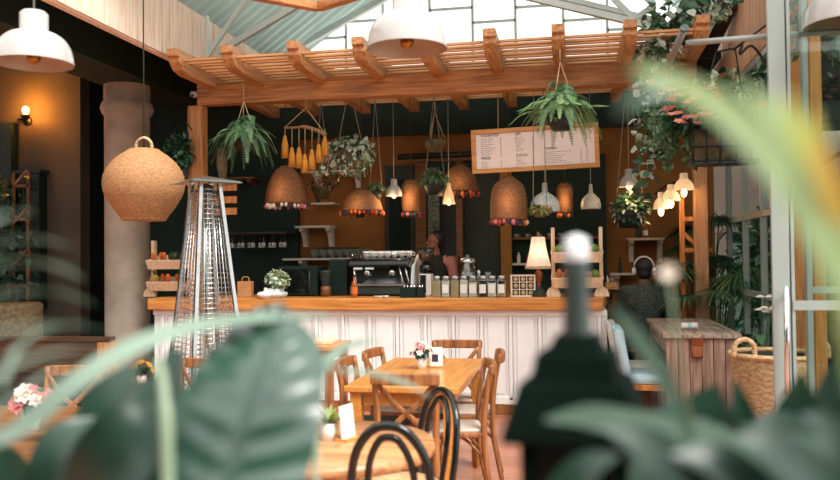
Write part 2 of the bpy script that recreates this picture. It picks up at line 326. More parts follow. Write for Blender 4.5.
# glazed right wall and what lies outside
w2 = struct('window_2', MB().box((1.62, 8.7, 1.6), (.012, 3.4, 3.1)), 'clear_glass')
mb = MB()
for px in (729, 745, 763): p = PX(px, 200, 1.6); mb.box((1.6, p.y, 1.6), (.05, .05, 3.2))
mb.box((1.6, 10.35, 1.6), (.06, .06, 3.2)); mb.box((1.6, 7.0, 1.6), (.06, .06, 3.2))
for z in (.12, 1.12, 1.83, 3.18): mb.box((1.6, 8.7, z), (.045, 3.4, .05))
struct('window_frame', mb, 'steel_grey', w2)
boxstruct('wall_right', (1.9, 13.2, -.1), (9, 13.4, 3.9), 'plaster_out')
boxstruct('light_block_rear', (-12, -3.3, 0), (5, -3.2, 4.2), 'light_block_grey')  # unseen wall added behind the camera to block low horizon light
boxstruct('trim_26', (1.68, 5, 3.3), (5, 13, 3.36), 'soffit')
# steel framed glass door at the right, in the plane Y = 4.25
DY = 4.25
def dbox(m_, pxa, pxb, za, zb, Y=DY, t=.08): a = X_(pxa, Y); b = X_(pxb, Y); m_.box(((a+b)/2, Y, (za+zb)/2), (abs(b-a), t, zb-za))
mb = MB(); xa = X_(770.5, DY); xb = X_(789, DY); mb.box(((xa+xb)/2, DY, 1.9), (xb-xa, .03, 3.8)); struct('trim_19', mb, 'steel_grey')
d3 = struct('door_3', MB().box(((X_(789, DY)+X_(870, DY))/2, DY, 1.53), (X_(870, DY)-X_(789, DY), .01, 2.9)), 'clear_glass')
mb = MB(); dbox(mb, 787.5, 792.5, .05, 3.0, DY, .03); dbox(mb, 868, 874, .05, 3.0, DY, .05)
for z in (.1, 1.23, 2.98): mb.box(((X_(790, DY)+X_(870, DY))/2, DY, z), (X_(870, DY)-X_(790, DY), .04, .045))
struct('door_frame', mb, 'steel_grey', d3)
hp = PY(786.5, 340, DY-.07)
mb = MB().tube([PY(786.5, 286, DY-.07), PY(787.5, 395, DY-.07)], .013, 10)
for y in (292, 388): mb.tube([PY(787, y, DY-.07), PY(788.5, y, DY-.01)], .008, 8)
struct('door_handle', mb, 'chrome', d3)
w3 = struct('window_3', MB().box(((X_(806, 4.6)+X_(880, 4.6))/2, 4.6, 1.45), (X_(880, 4.6)-X_(806, 4.6), .01, 2.7)), 'clear_glass')
mb = MB(); dbox(mb, 804, 809.5, 0, 3.6, 4.6, .05); mb.box(((X_(806, 4.6)+X_(880, 4.6))/2, 4.6, 1.29), (X_(880, 4.6)-X_(806, 4.6), .04, .035)); mb.box(((X_(806, 4.6)+X_(880, 4.6))/2, 4.6, .62), (X_(880, 4.6)-X_(806, 4.6), .04, .06))
struct('window_frame', mb, 'steel_grey', w3)
boxstruct('trim_20', (X_(811, 5), 4.96, 0), (X_(822, 5), 5.06, 3.6), 'orange_post')
boxstruct('trim_21', (X_(793, 6.72), 6.68, 0), (X_(802, 6.72), 6.78, 3.25), 'orange_post')
# round steel tubes of the awning frame
struct('trim_22', MB().tube([PY(686, 43, 4.32), PY(840, 31, 4.32)], .015, 12), 'steel_grey')
struct('trim_23', MB().tube([PY(684.5, 28, 4.28), PY(664, 76, 4.5)], .018, 12).tube([PY(684.6, 27.5, 4.275), PY(684.4, 29, 4.285)], .023, 12, m=1), ['tube_brown', 'dark_steel'])
# ================================================================ WORLD AND LIGHT
w = bpy.data.worlds.new('sky'); S.world = w; w.use_nodes = True
bg = w.node_tree.nodes['Background']; bg.inputs[0].default_value = (1, .975, .945, 1); bg.inputs[1].default_value = 2.15
sd = bpy.data.lights.new('sun', 'SUN'); sd.energy = 5.0; sd.angle = math.radians(28); sd.color = (1, .955, .9)
so = bpy.data.objects.new('sun', sd); COL.objects.link(so); so.rotation_euler = V((-.62, .5, -1)).to_track_quat('-Z', 'Y').to_euler()
vs.exposure = 0.15
def lamp(p, e, c=(1, .62, .3), r=.03):
    l = bpy.data.lights.new('lamp_light', 'POINT'); l.energy = e; l.color = c; l.shadow_soft_size = r
    o = bpy.data.objects.new('lamp_light', l); COL.objects.link(o); o.location = p; return o
# ================================================================ PERGOLA
pg = thing('pergola', 'timber pergola with overhanging rafters and roof slats above the bar counter', 'pergola', (X_(197, 7.7), 7.72, 1.1))
BZ = 3.06
obj('beam', MB().box(((X_(198, 7.7)+1.1)/2, 7.75, BZ+.105), (1.1-X_(198, 7.7), .13, .21)), 'pine_x', pg, True, bev=.006)
obj('post', MB().box((X_(700, 8.62), 8.62, 3.225/2), (.13, .12, 3.225)), 'boarding', pg, True, bev=.006)
obj('post', MB().box((X_(197.5, 7.75), 7.76, (1.1+BZ)/2), (.16, .13, BZ-1.1)), 'pine_z', pg, True, bev=.006)
RX = [X_(p, 7.72) for p in (213, 262, 322, 381, 441, 500, 562, 627, 692)]
for x in RX:
    prof = [(6.88, 3.43), (6.88, 3.36), (6.92, 3.35), (6.92, 3.31), (6.99, 3.25), (7.12, 3.225), (9.5, 3.225), (9.5, 3.43)]
    m_ = MB(); vs_ = [(x-.055, a, b) for a, b in prof]+[(x+.055, a, b) for a, b in prof]; n = len(prof)
    m_.add(vs_, [list(range(n)), list(range(2*n-1, n-1, -1))]+[(i, (i+1) % n, n+(i+1) % n, n+i)[::-1] for i in range(n)])
    obj('rafter', m_, 'pine_y', pg, True, bev=.006)
y = 7.0; i = 0
while y < 9.45:
    obj('slat', MB().box(((RX[0]+1.02)/2, y, 3.345+R.uniform(-.004, .004)), (1.02-RX[0], .042, .02)), 'slat_wood', pg, True); y += .122; i += 1
# security camera on the post
k = PY(194, 95, 7.6)
sc = thing('security_camera', 'small white dome security camera on the pergola post top', 'camera', k)
obj('body', MB().lathe([(.0, .03), (.035, .03), (.04, 0), (.03, -.02), (0, -.03)], n=16), 'enamel', sc); obj('lens', MB().ball((0, -.03, -.01), .018), 'black_gloss', sc)
obj('arm', MB().tube([(0, 0, .01), (.02, .09, .02)], .012), 'enamel', sc)
# ================================================================ BAR COUNTER
CX0, CX1, CY, CT = -4.27, .29, 7.7, 1.10
bc = thing('bar_counter', 'long white panelled bar counter on a brown wooden plinth', 'counter', ((CX0+CX1)/2, 8.0, 0))
obj('body', MB().box(((CX0+CX1)/2, 8.1, .54), (CX1-CX0-.04, .78, .88)), 'white_paint', bc, True)
mb = MB(); n = 17; pit = .272; x0 = X_(372.6-28.5*8, 7.7)
mb.box(((CX0+CX1)/2, 7.695, .955), (CX1-CX0-.04, .03, .05)); mb.box(((CX0+CX1)/2, 7.695, .135), (CX1-CX0-.04, .03, .07))
x = X_(369, 7.7)
while x - pit > CX0+.02: x -= pit
stx = []
while x < CX1: stx.append(x); x += pit
for x in stx:
    mb.box((x, 7.695, .54), (.032, .03, .8)); 
    for dx in (-.03, .03): mb.box((x+dx, 7.70, .54), (.012, .022, .8))
obj('frame_rails', mb, 'white_paint', bc, True, bev=.003)
mb = MB()
for a in stx[:-1]: mb.box((a+pit/2, 7.703, .545), (.155, .02, .7))
obj('raised_panels', mb, 'white_paint', bc, True, bev=.006)
mb = MB()
for yy in (7.85, 8.15, 8.42): mb.box((CX1-.018, yy, .54), (.02, .03, .86))
obj('end_battens', mb, 'white_paint', bc, True)
obj('plinth', MB().box(((CX0+CX1)/2, 8.1, .05), (CX1-CX0-.06, .82, .1)), 'chair_wood', bc, True)
mb = MB(); pts = [(X_(147, 7.6), 7.60), (X_(602, 7.6)-.02, 7.60), (X_(602, 7.6), 7.63), (CX1+.02, 8.52), (CX0-.04, 8.52), (CX0-.02, 8.0), (CX0-.06, 7.72)]
n = len(pts); mb.add([(a, b, .985) for a, b in pts]+[(a, b, CT) for a, b in pts], [list(range(n))[::-1], list(range(n, 2*n))]+[(i, (i+1) % n, n+(i+1) % n, n+i) for i in range(n)])
obj('bar_worktop', mb, 'worktop_wood', label='thick honey coloured live-edge timber top lying on the white bar counter', cat='worktop', bev=.01)
# ================================================================ PLANT HELPERS
def rdir(zlo=-1, zhi=1):
    a = R.uniform(0, 2*PI); z = R.uniform(zlo, zhi); q = math.sqrt(max(0, 1-z*z)); return V((q*math.cos(a), q*math.sin(a), z))
def frond(mb, pts, w, m=0, dens=.016, cut=.55):
    L = sum((pts[i+1]-pts[i]).length for i in range(len(pts)-1)); n = max(8, int(L/dens))
    pp = [pts[min(len(pts)-2, int(t))]*(1-(t-min(len(pts)-2, int(t))))+pts[min(len(pts)-2, int(t))+1]*(t-min(len(pts)-2, int(t))) for t in [i/n*(len(pts)-1) for i in range(n+1)]]
    mb.tube(pts, .0018, 4, m, caps=False)
    for i in range(1, n):
        t = (pp[i+1]-pp[i-1]).normalized(); sd = t.cross(V((0, 0, 1)))
        if sd.length < .1: sd = t.cross(V((1, 0, 0)))
        sd.normalize(); u = i/n; l = w*(math.sin(PI*(u**.6*.93+.06))+.08)
        for s in (-1, 1):
            d = (sd*s+t*.35-V((0, 0, 1))*.25+rdir()*.12).normalized(); a = pp[i]; h = t*dens*.42
            mb.add([a-h*.6, a+h*.6, a+d*l*.6+h, a+d*l, a+d*l*.6-h*.8], [(0, 1, 2, 3, 4)], m, False)
def fern(mb, c, rad, up, n, drop, w, m=0, dens=.016):
    c = V(c)
    for i in range(n):
        a = 2*PI*i/n*3.3+R.uniform(0, .8); q = R.uniform(.35, 1); d = V((math.cos(a), math.sin(a), 0))
        h = up*(1.25-q)*R.uniform(.7, 1.1); e = rad*q
        zz = R.uniform(-.06, 1)
        p = [c, c+d*e*.3+V((0, 0, h*.7)), c+d*e*.72+V((0, 0, h*.8-drop*.25*zz)), c+d*e*1.02+V((0, 0, h*.35-drop*q*zz))]
        frond(mb, spline(p, 4), w*R.uniform(.8, 1.1), m, dens)
def leafball(mb, c, rad, n, L, W, m=(0,), hang=.3, shell=.55, segs=3):
    c = V(c)
    for i in range(n):
        d = rdir(-.8, 1); q = R.uniform(shell, 1); p = c+V((d.x*rad[0]*q, d.y*rad[1]*q, d.z*rad[2]*q))
        dd = (d+rdir()*.7-V((0, 0, hang))).normalized()
        mb.leaf(p-dd*L*.5, dd, L*R.uniform(.7, 1.25), W*R.uniform(.8, 1.2), up=(d+V((0, 0, .6))).normalized(), droop=R.uniform(.1, .7), segs=segs, m=R.choice(m))
def vine(mb, pts, L, W, step=.05, m=(0,), stem=True, side=.5):
    q = spline(pts, 8)
    if stem: mb.tube(q, .004, 4, m[0], caps=False)
    acc = 0
    for i in range(len(q)-1):
        sg = q[i+1]-q[i]; acc += sg.length
        while acc > step:
            acc -= step; d = (rdir(-.8, .5)+V((0, 0, -.2))).normalized(); p = q[i]+sg*R.random()+rdir()*side*L
            mb.leaf(p, d, L*R.uniform(.7, 1.2), W*R.uniform(.8, 1.2), up=(rdir(0, 1)-V((0, .6, 0))).normalized(), droop=.4, segs=3, m=R.choice(m))
def flower(mb, c, r, n, m, up=(0, -.5, .8)):
    c = V(c); up = V(up).normalized(); a = up.orthogonal().normalized(); b = up.cross(a)
    for i in range(n):
        t = 2*PI*i/n; d = (a*math.cos(t)+b*math.sin(t)+up*.35).normalized(); mb.leaf(c, d, r, r*.8, up=up, droop=.25, segs=3, m=m)
    mb.ball(c+up*r*.1, r*.22, n=6, m=m)
def cords(parent, pairs, m='cord', r=.004, name='cord'):
    for a, b in pairs: obj(name, MB().tube([a, b], r, 6), m, parent, True)
# ================================================================ PENDANT LAMPS
def enamel_pendant(px, py, d, rad, label, h, neck, ztop=3.7, name='pendant_lamp', lit=0, group=None):
    """py = rim centre"""
    p = P(px, py, d); t = thing(name, label, 'lamp', p, 0, group)
    prof = [(rad*1.0, 0), (rad*1.0, .012*rad/.18)] + [(rad*math.cos(a)**.62*.985, .012+h*math.sin(a)) for a in [i/10*1.36 for i in range(1, 11)]]
    pr = prof[-1]; nk = rad*.36; prof += [(nk*1.08, h*1.0+.012), (nk, h*1.02+.012), (nk, h+neck), (nk*.8, h+neck+.012), (0, h+neck+.014)]
    obj('shade', MB().lathe(prof, n=40), 'enamel', t)
    inn = [(rad*.985, .002)] + [(r_*.965, z-.004) for r_, z in prof[2:12]] + [(0, h*.97)]
    obj('shade_lining', MB().lathe(inn, n=40), 'enamel_in', t)
    obj('bulb', MB().lathe([(0, -.0), (.018, .004), (.03, .02), (.032, .035), (.022, .06), (.015, .08), (.015, h*.95)], n=14), 'brass' if not lit else 'bulb', t)
    obj('cord', MB().tube([(0, 0, h+neck), (0, 0, ztop-p.z)], .005, 6), 'cord', t)
    return t
enamel_pendant(34, 64, 3.9, .18, 'white enamel dome lamp hanging at the upper left before the dark room', .145, .095)
enamel_pendant(407, 49, 3.7, .182, 'white enamel dome lamp hanging top centre before the pergola rafters', .16, .09)
enamel_pendant(848, 25, 3.9, .195, 'white enamel dome lamp cut off by the upper right corner', .18, .09)
# woven globe
gc = P(144, 179, 6.5); gb = gc-V((0, 0, .325))
t = thing('globe_pendant', 'large round woven wicker globe lamp hanging left of the patio heater', 'lamp', gb)
def globe_r(u): return [.0, .155, .19, .235, .285, .302, .298, .27, .215, .135, .0][0] if False else None
keys = [(.0, .155), (.02, .165), (.16, .225), (.36, .29), (.5, .305), (.64, .295), (.8, .245), (.93, .165), (1.0, .09)]
def kr(u, ks):
    for (a, x), (b, y_) in zip(ks, ks[1:]):
        if u <= b: s_ = (u-a)/(b-a); return lerp(x, y_, s_)
    return ks[-1][1]
def woven(ks, H, nrow, ncol, amp, c=(0, 0, 0)):
    prof = [(0.001, 0)] + [(sum(kr(min(1, max(0, i/nrow+o)), ks) for o in (-.05, -.025, 0, .025, .05))/5, H*i/nrow) for i in range(nrow+1)]
    return MB().lathe(prof, c, ncol, mod=lambda i, j, a: amp*(1 if ((j//2)+i) % 2 else -1) if i > 0 else 0)
obj('shade', woven([(a, b*.95) for a, b in keys], .52, 30, 84, .0055), 'rattan', t)
t.scale = (1.083, 1.083, 1.083)
obj('rim', MB().lathe([(.147+.012*math.cos(a), .004+.012*math.sin(a)) for a in [2*PI*i/8 for i in range(9)]], n=40), 'rattan', t)
obj('handle', MB().tube(spline([(-.065, 0, .505), (-.055, 0, .57), (0, 0, .605), (.055, 0, .57), (.065, 0, .505)], 6), .012, 8), 'rattan_pale', t)
obj('cord', MB().tube([(0, 0, .52), (0, 0, (4.55-gb.z)/1.083)], .006, 6), 'dark_cord', t)
# rattan lamps behind the beam
def rattan_lamp(px, yt, yb, wpx, Y, label, ks, poms=None, m='rattan_dark', glow=1.2, name='rattan_lamp', ztop=None):
    b = PY(px, yb, Y); tp = PY(px, yt, Y); d = (b-ORG).dot(_f); H = tp.z-b.z; rad = wpx*.5*d/F
    t = thing(name, label, 'lamp', b, 0)
    obj('shade', woven([(u, r_*rad) for u, r_ in ks], H, 20, 48, .0035), m, t)
    obj('bulb', MB().ball((0, -rad*.55, H*.38), .022, (1, 1, 1.2)), 'bulb_hot', t)
    obj('cord', MB().tube([(0, 0, H*.98), (0, 0, (ztop or (3.22 if Y < 8.9 else 3.62))-b.z)], .004, 6), 'dark_cord', t)
    if poms:
        mb = MB(); n = max(8, int(rad*2*PI/.045))
        for i in range(n):
            a = 2*PI*i/n; mb.ball((rad*ks[0][1]*1.0*math.cos(a), rad*ks[0][1]*math.sin(a), -.025+R.uniform(-.012, .006)), R.uniform(.017, .024), (1, 1, 1.25), 8, m=R.randrange(len(poms)))
        obj('pompom_fringe', mb, poms, t)
    if glow: lamp(b+V((0, -rad-.12, H*.4)), glow)
    return t
dome = [(0, 1), (.1, .98), (.35, .9), (.6, .78), (.8, .6), (.93, .4), (1, .15)]
bell = [(0, 1), (.3, 1.0), (.55, .95), (.75, .85), (.88, .6), (.95, .3), (1, .22)]
cyl_ = [(0, .9), (.2, 1), (.8, 1), (.93, .8), (1, .5)]
rattan_lamp(286, 166, 204, 42, 8.3, 'rattan dome lamp with pale pompoms below the mustard tassel hanging', dome, ['pom_pink', 'pom_white', 'pom_dark'])
rattan_lamp(362, 188, 211, 42, 8.6, 'rattan dome lamp fringed with orange pompoms above the espresso machine', dome, ['pom_orange', 'pom_orange', 'pom_red', 'pom_dark'])
rattan_lamp(411, 180, 212, 18, 8.9, 'narrow glowing rattan lamp in front of the dark back door', cyl_, ['pom_red', 'pom_pink', 'pom_dark'], glow=2)
rattan_lamp(460, 165, 192, 38, 9.0, 'wide shallow rattan lamp with red pompoms left of the menu board', dome, ['pom_red', 'pom_orange', 'pom_dark'], glow=1)
rattan_lamp(509, 176, 220, 37, 8.0, 'tall bell shaped rattan lamp hanging below the menu board', bell, ['pom_red', 'pom_white', 'pom_dark', 'pom_orange', 'pom_pink'])
rattan_lamp(565, 183, 213, 16, 8.9, 'narrow glowing rattan lamp hanging right of the speckled white lamp', cyl_, ['pom_orange', 'pom_dark'], glow=2)
# speckled and white small pendants
def small_pendant(px, yt, yb, wpx, Y, label, m, prof, lit=False, name='pendant_lamp', ztop=None):
    b = PY(px, yb, Y); tp = PY(px, yt, Y); d = (b-ORG).dot(_f); H = tp.z-b.z; rad = wpx*.5*d/F
    t = thing(name, label, 'lamp', b)
    obj('shade', MB().lathe([(r_*rad, u*H) for u, r_ in prof], n=24), m, t)
    obj('bulb', MB().ball((0, 0, H*.06), rad*.3, (1, 1, 1.3)), 'bulb' if lit else 'brass', t)
    obj('cord', MB().tube([(0, 0, H*.98), (0, 0, (ztop or (3.22 if Y < 8.9 else 3.62))-b.z)], .004, 6), 'cord', t)
    if lit: lamp(b+V((0, -.12, -.06)), 3)
    return t
bowl = [(0, 1), (.06, 1.0), (.3, .95), (.5, .75), (.62, .42), (.68, .2), (1, .16), (1.02, 0)]
barn = [(0, 1), (.08, .98), (.3, .9), (.5, .7), (.62, .45), (.68, .4), (.95, .38), (1, .3), (1.01, 0)]
small_pendant(545, 183, 212, 30, 8.15, 'grey white speckled dome lamp under the menu board right half', 'speckle', bowl)
small_pendant(591, 184, 209, 20, 8.6, 'speckled white onion shaped lamp hanging beside the counter fruit stand', 'speckle', [(0, .95), (.15, 1), (.4, .85), (.55, .5), (.65, .22), (1, .14), (1.01, 0)])
small_pendant(394, 179, 196, 17, 8.7, 'small white barn lamp beside the small trailing fern', 'enamel', barn, True)
small_pendant(449, 183, 204, 13, 8.75, 'small lit white lamp right of the bushy hanging plant', 'lamp_fabric', [(0, 1), (.5, .7), (.75, .35), (1, .25), (1.01, 0)], True)
small_pendant(629, 169, 187, 20, 8.4, 'white barn lamp hanging above the leafy planter at the right', 'enamel', barn, True)
# three lamps on the wooden lamp post
lp = thing('lamp_post', 'orange timber lamp post with braces and three white shades beside the palm', 'lamp post', PY(685, 400, 8.62)*1)
lp.location.z = 0; lx, ly = lp.location.x, lp.location.y
tz = Z_(178, 8.62, 685)
obj('post', MB().box((0, 0, tz/2), (.05, .05, tz)), 'orange_post', lp, bev=.004)
obj('brace', MB().beam((0, 0, Z_(232, 8.62, 685)), (.22, 0, Z_(253, 8.62, 700)), .035, .04), 'orange_post', lp)
obj('rail', MB().box((.14, 0, Z_(250, 8.62, 685)), (.3, .04, .045)), 'orange_post', lp); obj('rail', MB().box((.1, 0, Z_(219, 8.62, 685)), (.2, .04, .045)), 'orange_post', lp)
obj('arm', MB().tube([(0, 0, tz-.03), (-.13, -.04, tz-.06), (-.26, -.06, tz-.16)], .012), 'iron', lp)
for px, py, wp in ((661, 209, 15), (671, 201, 18), (684, 190, 20)):
    b = PY(px, py, 8.5); rad = wp*.5*8.4/F
    s_ = obj('lamp_shade', MB().lathe([(r_*rad, u*.17) for u, r_ in barn], (b.x, b.y, b.z), 24), 'lamp_fabric', lp, True)
    obj('bulb', MB().ball(b+V((0, 0, -.025)), .03, (1, 1, 1.6)), 'bulb', s_, True); lamp(b+V((0, -.1, -.06)), 1)
# wall sconce on the left wall
k = PY(27, 121, 8.98); k.y = 8.98
sc = thing('wall_sconce', 'glowing bare bulb sconce on the dim far left wall', 'lamp', k)
obj('back_plate', MB().lathe([(0, -.03), (.06, -.03), (.06, 0), (0, 0)], rot=Matrix.Rotation(PI/2, 3, 'X'), n=16), 'iron', sc)
obj('arm', MB().tube(spline([(0, -.02, 0), (-.02, -.08, .05), (.0, -.14, .0), (.08, -.16, -.0)], 5), .018, 8), 'iron', sc)
obj('holder', MB().lathe([(.0, -.03), (.045, -.02), (.05, .02), (.03, .03), (0, .03)], (.1, -.16, .02), 12), 'iron', sc)
obj('bulb', MB().ball((.1, -.16, .1), .04, (1, 1, 1.3)), 'bulb_hot', sc); lamp(k+V((.1, -.17, .1)), 150, (1, .34, .04), .05)
# ================================================================ HANGING FERNS AND PLANTERS
def hang(name, label, px, py, Y, cat='plant', ztop=3.22, group=None): 
    c = PY(px, py, Y); return thing(name, label, cat, c, 0, group), c
t, c = hang('hanging_fern', 'big pale green fern in a dark pot hanging in front of the menu board', 561, 122, 6.86)
obj('pot', MB().lathe([(0, -.07), (.07, -.07), (.1, -.02), (.125, .06), (.11, .06), (.1, .03), (0, .03)], n=20), 'pot_dark', t)
mb = MB(); fern(mb, c+V((0, 0, .05)), .43, .3, 40, .3, .08, 0, .015); fern(mb, c+V((0, 0, .05)), .4, .36, 38, .3, .08, 1, .015); fern(mb, c+V((0, 0, .05)), .27, .2, 36, .34, .07, 0, .015); obj('fronds', mb, ['fern_pale', 'fern'], t, True)
apx = V((c.x, c.y, 3.21)); cords(t, [(c+V((.14*math.cos(a), .14*math.sin(a), .06)), V((c.x, c.y, c.z+.5))) for a in (0, 2.1, 4.2)]+[(V((c.x, c.y, c.z+.5)), apx)], 'rope')
t, c = hang('hanging_fern', 'dark green fern hanging between the pergola post and the tassel hanging', 244, 143, 7.35)
obj('pot', MB().lathe([(0, -.07), (.07, -.07), (.1, .0), (.12, .04), (.1, .04), (0, .01)], n=20), 'pot_dark', t)
mb = MB(); fern(mb, c+V((0, 0, .03)), .36, .34, 34, .36, .075, 0, .015); fern(mb, c+V((0, 0, .03)), .36, .28, 34, .42, .075, 1, .015); fern(mb, c+V((0, 0, .03)), .24, .18, 30, .34, .07, 0, .015); obj('fronds', mb, ['fern', 'leaf'], t, True)
cords(t, [(c+V((.13*math.cos(a), .13*math.sin(a), .04)), V((c.x, c.y, c.z+.4))) for a in (0, 2.1, 4.2)]+[(V((c.x, c.y, c.z+.4)), V((c.x, c.y, 3.24)))], 'rope')
mb = MB(); fern(mb, PY(228, 182, 7.35), .07, .32, 10, .05, .03); 
# root clump trailing from the fern
obj('root_clump', MB().tube([PY(222, 148, 7.4), PY(222, 165, 7.4), PY(223, 184, 7.4)], [.05, .055, .03], 8), 'wood_moss', t, True)
t, c = hang('variegated_planter', 'white and green variegated plant hanging behind the tassels above a shelf', 350, 152, 8.3)
obj('basket', MB().lathe([(0, -.16), (.12, -.15), (.17, -.05), (.18, 0), (.16, 0), (0, -.03)], n=18), 'wood_moss', t)
mb = MB(); leafball(mb, c+V((0, 0, .0)), (.29, .2, .18), 420, .075, .055, (0, 0, 0, 1)); 
for a in range(9): vine(mb, [c+V((-.25+.06*a, -.1, -.05)), c+V((-.27+.065*a, -.13, -.15)), c+V((-.28+.067*a, -.12, -.2-R.random()*.1))], .06, .045, .03, (0, 1))
obj('foliage', mb, ['leaf_pale', 'leaf'], t, True); cords(t, [(c+V((s*.15, 0, 0)), V((c.x+s*.02, c.y, 3.22))) for s in (-1, 1)], 'rope')
t, c = hang('hanging_bowl', 'small round bowl planter hung on three cords left of the menu board', 435, 144, 8.3)
obj('bowl', MB().lathe([(0, -.085), (.05, -.08), (.1, -.03), (.115, .03), (.1, .03), (0, .0)], n=18), 'wood_moss', t)
mb = MB(); leafball(mb, c+V((0, 0, .04)), (.11, .1, .04), 90, .05, .02, (0,)); obj('foliage', mb, 'leaf', t, True)
rg = PY(434.5, 112, 8.3); cords(t, [(c+V((.11*math.cos(a), .11*math.sin(a), .03)), rg) for a in (.3, 2.4, 4.5)], 'rope', .004)
obj('ring', MB().tube([rg+V((.025*math.cos(a), 0, .025*math.sin(a))) for a in [2*PI*i/10 for i in range(11)]], .005, 6), 'dark_steel', t, True); cords(t, [(rg, V((rg.x, rg.y, 3.22)))], 'rope')
t, c = hang('hanging_plant', 'bushy dark green plant hanging before the back door, pot in shadow', 435, 186, 8.5)
obj('pot', MB().lathe([(0, -.1), (.08, -.1), (.115, .0), (.12, .03), (0, .02)], n=18), 'pot_dark', t)
mb = MB(); fern(mb, c+V((0, 0, .03)), .22, .2, 40, .12, .04); leafball(mb, c+V((0, 0, .08)), (.17, .15, .1), 120, .08, .022, (0,)); obj('foliage', mb, 'fern', t, True); cords(t, [(c+V((s*.11, 0, .03)), V((c.x, c.y, 3.22))) for s in (-1, 1)])
t, c = hang('hanging_plant', 'small trailing fern hanging left of the white barn lamp', 376, 194, 8.6)
obj('pot', MB().lathe([(0, -.06), (.05, -.06), (.075, .03), (0, .02)], n=14), 'pot_dark', t)
mb = MB(); fern(mb, c+V((0, 0, .03)), .18, .13, 30, .1, .035); obj('foliage', mb, 'fern', t, True); cords(t, [(c+V((s*.07, 0, .03)), V((c.x, c.y, 3.22))) for s in (-1, 1)])
t, c = hang('hanging_plant', 'small orange and green plant hanging below the speckled dome lamp', 540, 212, 7.85)
obj('pot', MB().lathe([(0, -.05), (.05, -.05), (.07, .0), (0, .0)], n=14), 'wood_moss', t)
mb = MB(); leafball(mb, c+V((0, 0, .02)), (.13, .1, .06), 120, .05, .025, (0, 0, 1, 2)); obj('foliage', mb, ['leaf_lime', 'petal_yellow', 'leaf'], t, True); cords(t, [(c+V((s*.065, 0, 0)), V((c.x+s*.04, c.y, 3.22))) for s in (-1, 1)])
t, c = hang('hanging_plant', 'reddish leaved plant in a woven pot hanging between two rattan domes', 322, 190, 8.7)
obj('pot', MB().lathe([(0, -.1), (.07, -.1), (.11, .0), (.12, .02), (0, .01)], n=14), 'wood_moss', t)
mb = MB(); leafball(mb, c+V((0, 0, .05)), (.2, .15, .06), 150, .06, .03, (0, 0, 1)); obj('foliage', mb, ['leaf_dark', 'petal_salmon'], t, True); cords(t, [(c+V((s*.1, 0, .02)), V((c.x, c.y, 3.22))) for s in (-1, 1)])
t, c = hang('hanging_planter', 'leafy speckled bush in a planter below the white barn lamp', 630, 210, 8.45)
obj('pot', MB().lathe([(0, -.18), (.1, -.18), (.14, -.05), (.15, -.02), (0, -.03)], n=16), 'pot_dark', t)
mb = MB(); leafball(mb, c, (.22, .18, .2), 420, .06, .04, (0, 0, 1, 2)); obj('foliage', mb, ['leaf', 'leaf_pale', 'leaf_dark'], t, True); cords(t, [(c+V((s*.14, 0, -.02)), V((c.x+s*.02, c.y, 3.22))) for s in (-1, 1)])
# plant bracketed on the outside of the post
k = PY(190, 170, 7.62); t = thing('post_planter', 'dark leafy plant on an iron bracket at the pergola post', 'plant', k-V((.12, 0, 0)))
c = k-V((.12, .02, 0)); obj('pot', MB().lathe([(0, -.1), (.09, -.1), (.11, 0), (.1, 0), (0, -.02)], c, 16), 'pot_dark', t, True)
mb = MB(); leafball(mb, c+V((0, 0, .17)), (.17, .14, .2), 220, .07, .045, (0, 0, 0, 1)); obj('foliage', mb, ['leaf_dark', 'leaf'], t, True)
obj('bracket', MB().tube([PY(192, 130, 7.65), PY(186, 122, 7.65), PY(178, 128, 7.65), PY(188, 132, 7.65), PY(190, 165, 7.65)], .008, 6), 'iron', t, True)
# tassel hanging
ap = PY(306, 108, 7.6); a0 = PY(284, 128, 7.6); a1 = PY(326, 135, 7.6); md = PY(306, 129, 7.6)
t = thing('tassel_hanging', 'driftwood branch hung with mustard yellow tassels under the beam', 'wall hanging', md)
obj('branch', MB().tube(spline([a0, PY(296, 127.5, 7.6), md+V((0, 0, .02)), PY(318, 131, 7.6), a1], 5), [.012]*8+[.018]*8+[.02]*5, 8), 'driftwood', t, True)
cords(t, [(a0, ap), (a1, ap), (ap, V((ap.x, ap.y, 3.225)))], 'rope', .004)
for px, ys, ye in ((285, 138, 158), (292, 150, 167), (299, 150, 168), (305, 157, 173), (312, 152, 170), (319, 147, 163), (325, 139, 156)):
    s_ = PY(px, ys, 7.57); e_ = PY(px, ye, 7.57); h = s_.z-e_.z
    o = obj('tassel', MB().lathe([(0, h+.03), (.012, h+.025), (.02, h), (.018, h*.93), (.03, h*.7), (.036, 0), (.0, .004)], e_, 14, mod=lambda i, j, a: .0025*(j % 2) if i > 2 else 0), 'tassel', t, True)
    obj('string', MB().tube([PY(px, 129, 7.57), s_+V((0, 0, .02))], .003, 5), 'rope', o, True)
# ================================================================ MENU BOARD
m0 = PY(472.5, 174, 7.9); m1 = PY(600, 167, 7.9); m2 = PY(472, 130.5, 7.9); Wd = (m1-m0).length; Hd = (m2-m0).length
t = thing('menu_board', 'wide wood framed white menu board hanging tilted from the pergola', 'menu board', m0)
xr = (m1-m0).normalized(); zr = V((0, 0, 1)); zr = (zr-xr*zr.dot(xr)).normalized(); yr = zr.cross(xr); MR = Matrix((xr, yr, zr)).transposed()
def mloc(u, v, w=0): return MR @ V((u*Wd, w, v*Hd))
fw = .042; mb = MB()
for c_, s_ in (((Wd/2, 0, fw/2), (Wd, .04, fw)), ((Wd/2, 0, Hd-fw/2), (Wd, .04, fw)), ((fw/2, 0, Hd/2), (fw, .04, Hd-2*fw)), ((Wd-fw/2, 0, Hd/2), (fw, .04, Hd-2*fw))): mb.box(MR @ V(c_), s_, MR)
obj('frame', mb, 'frame_wood', t, bev=.004)
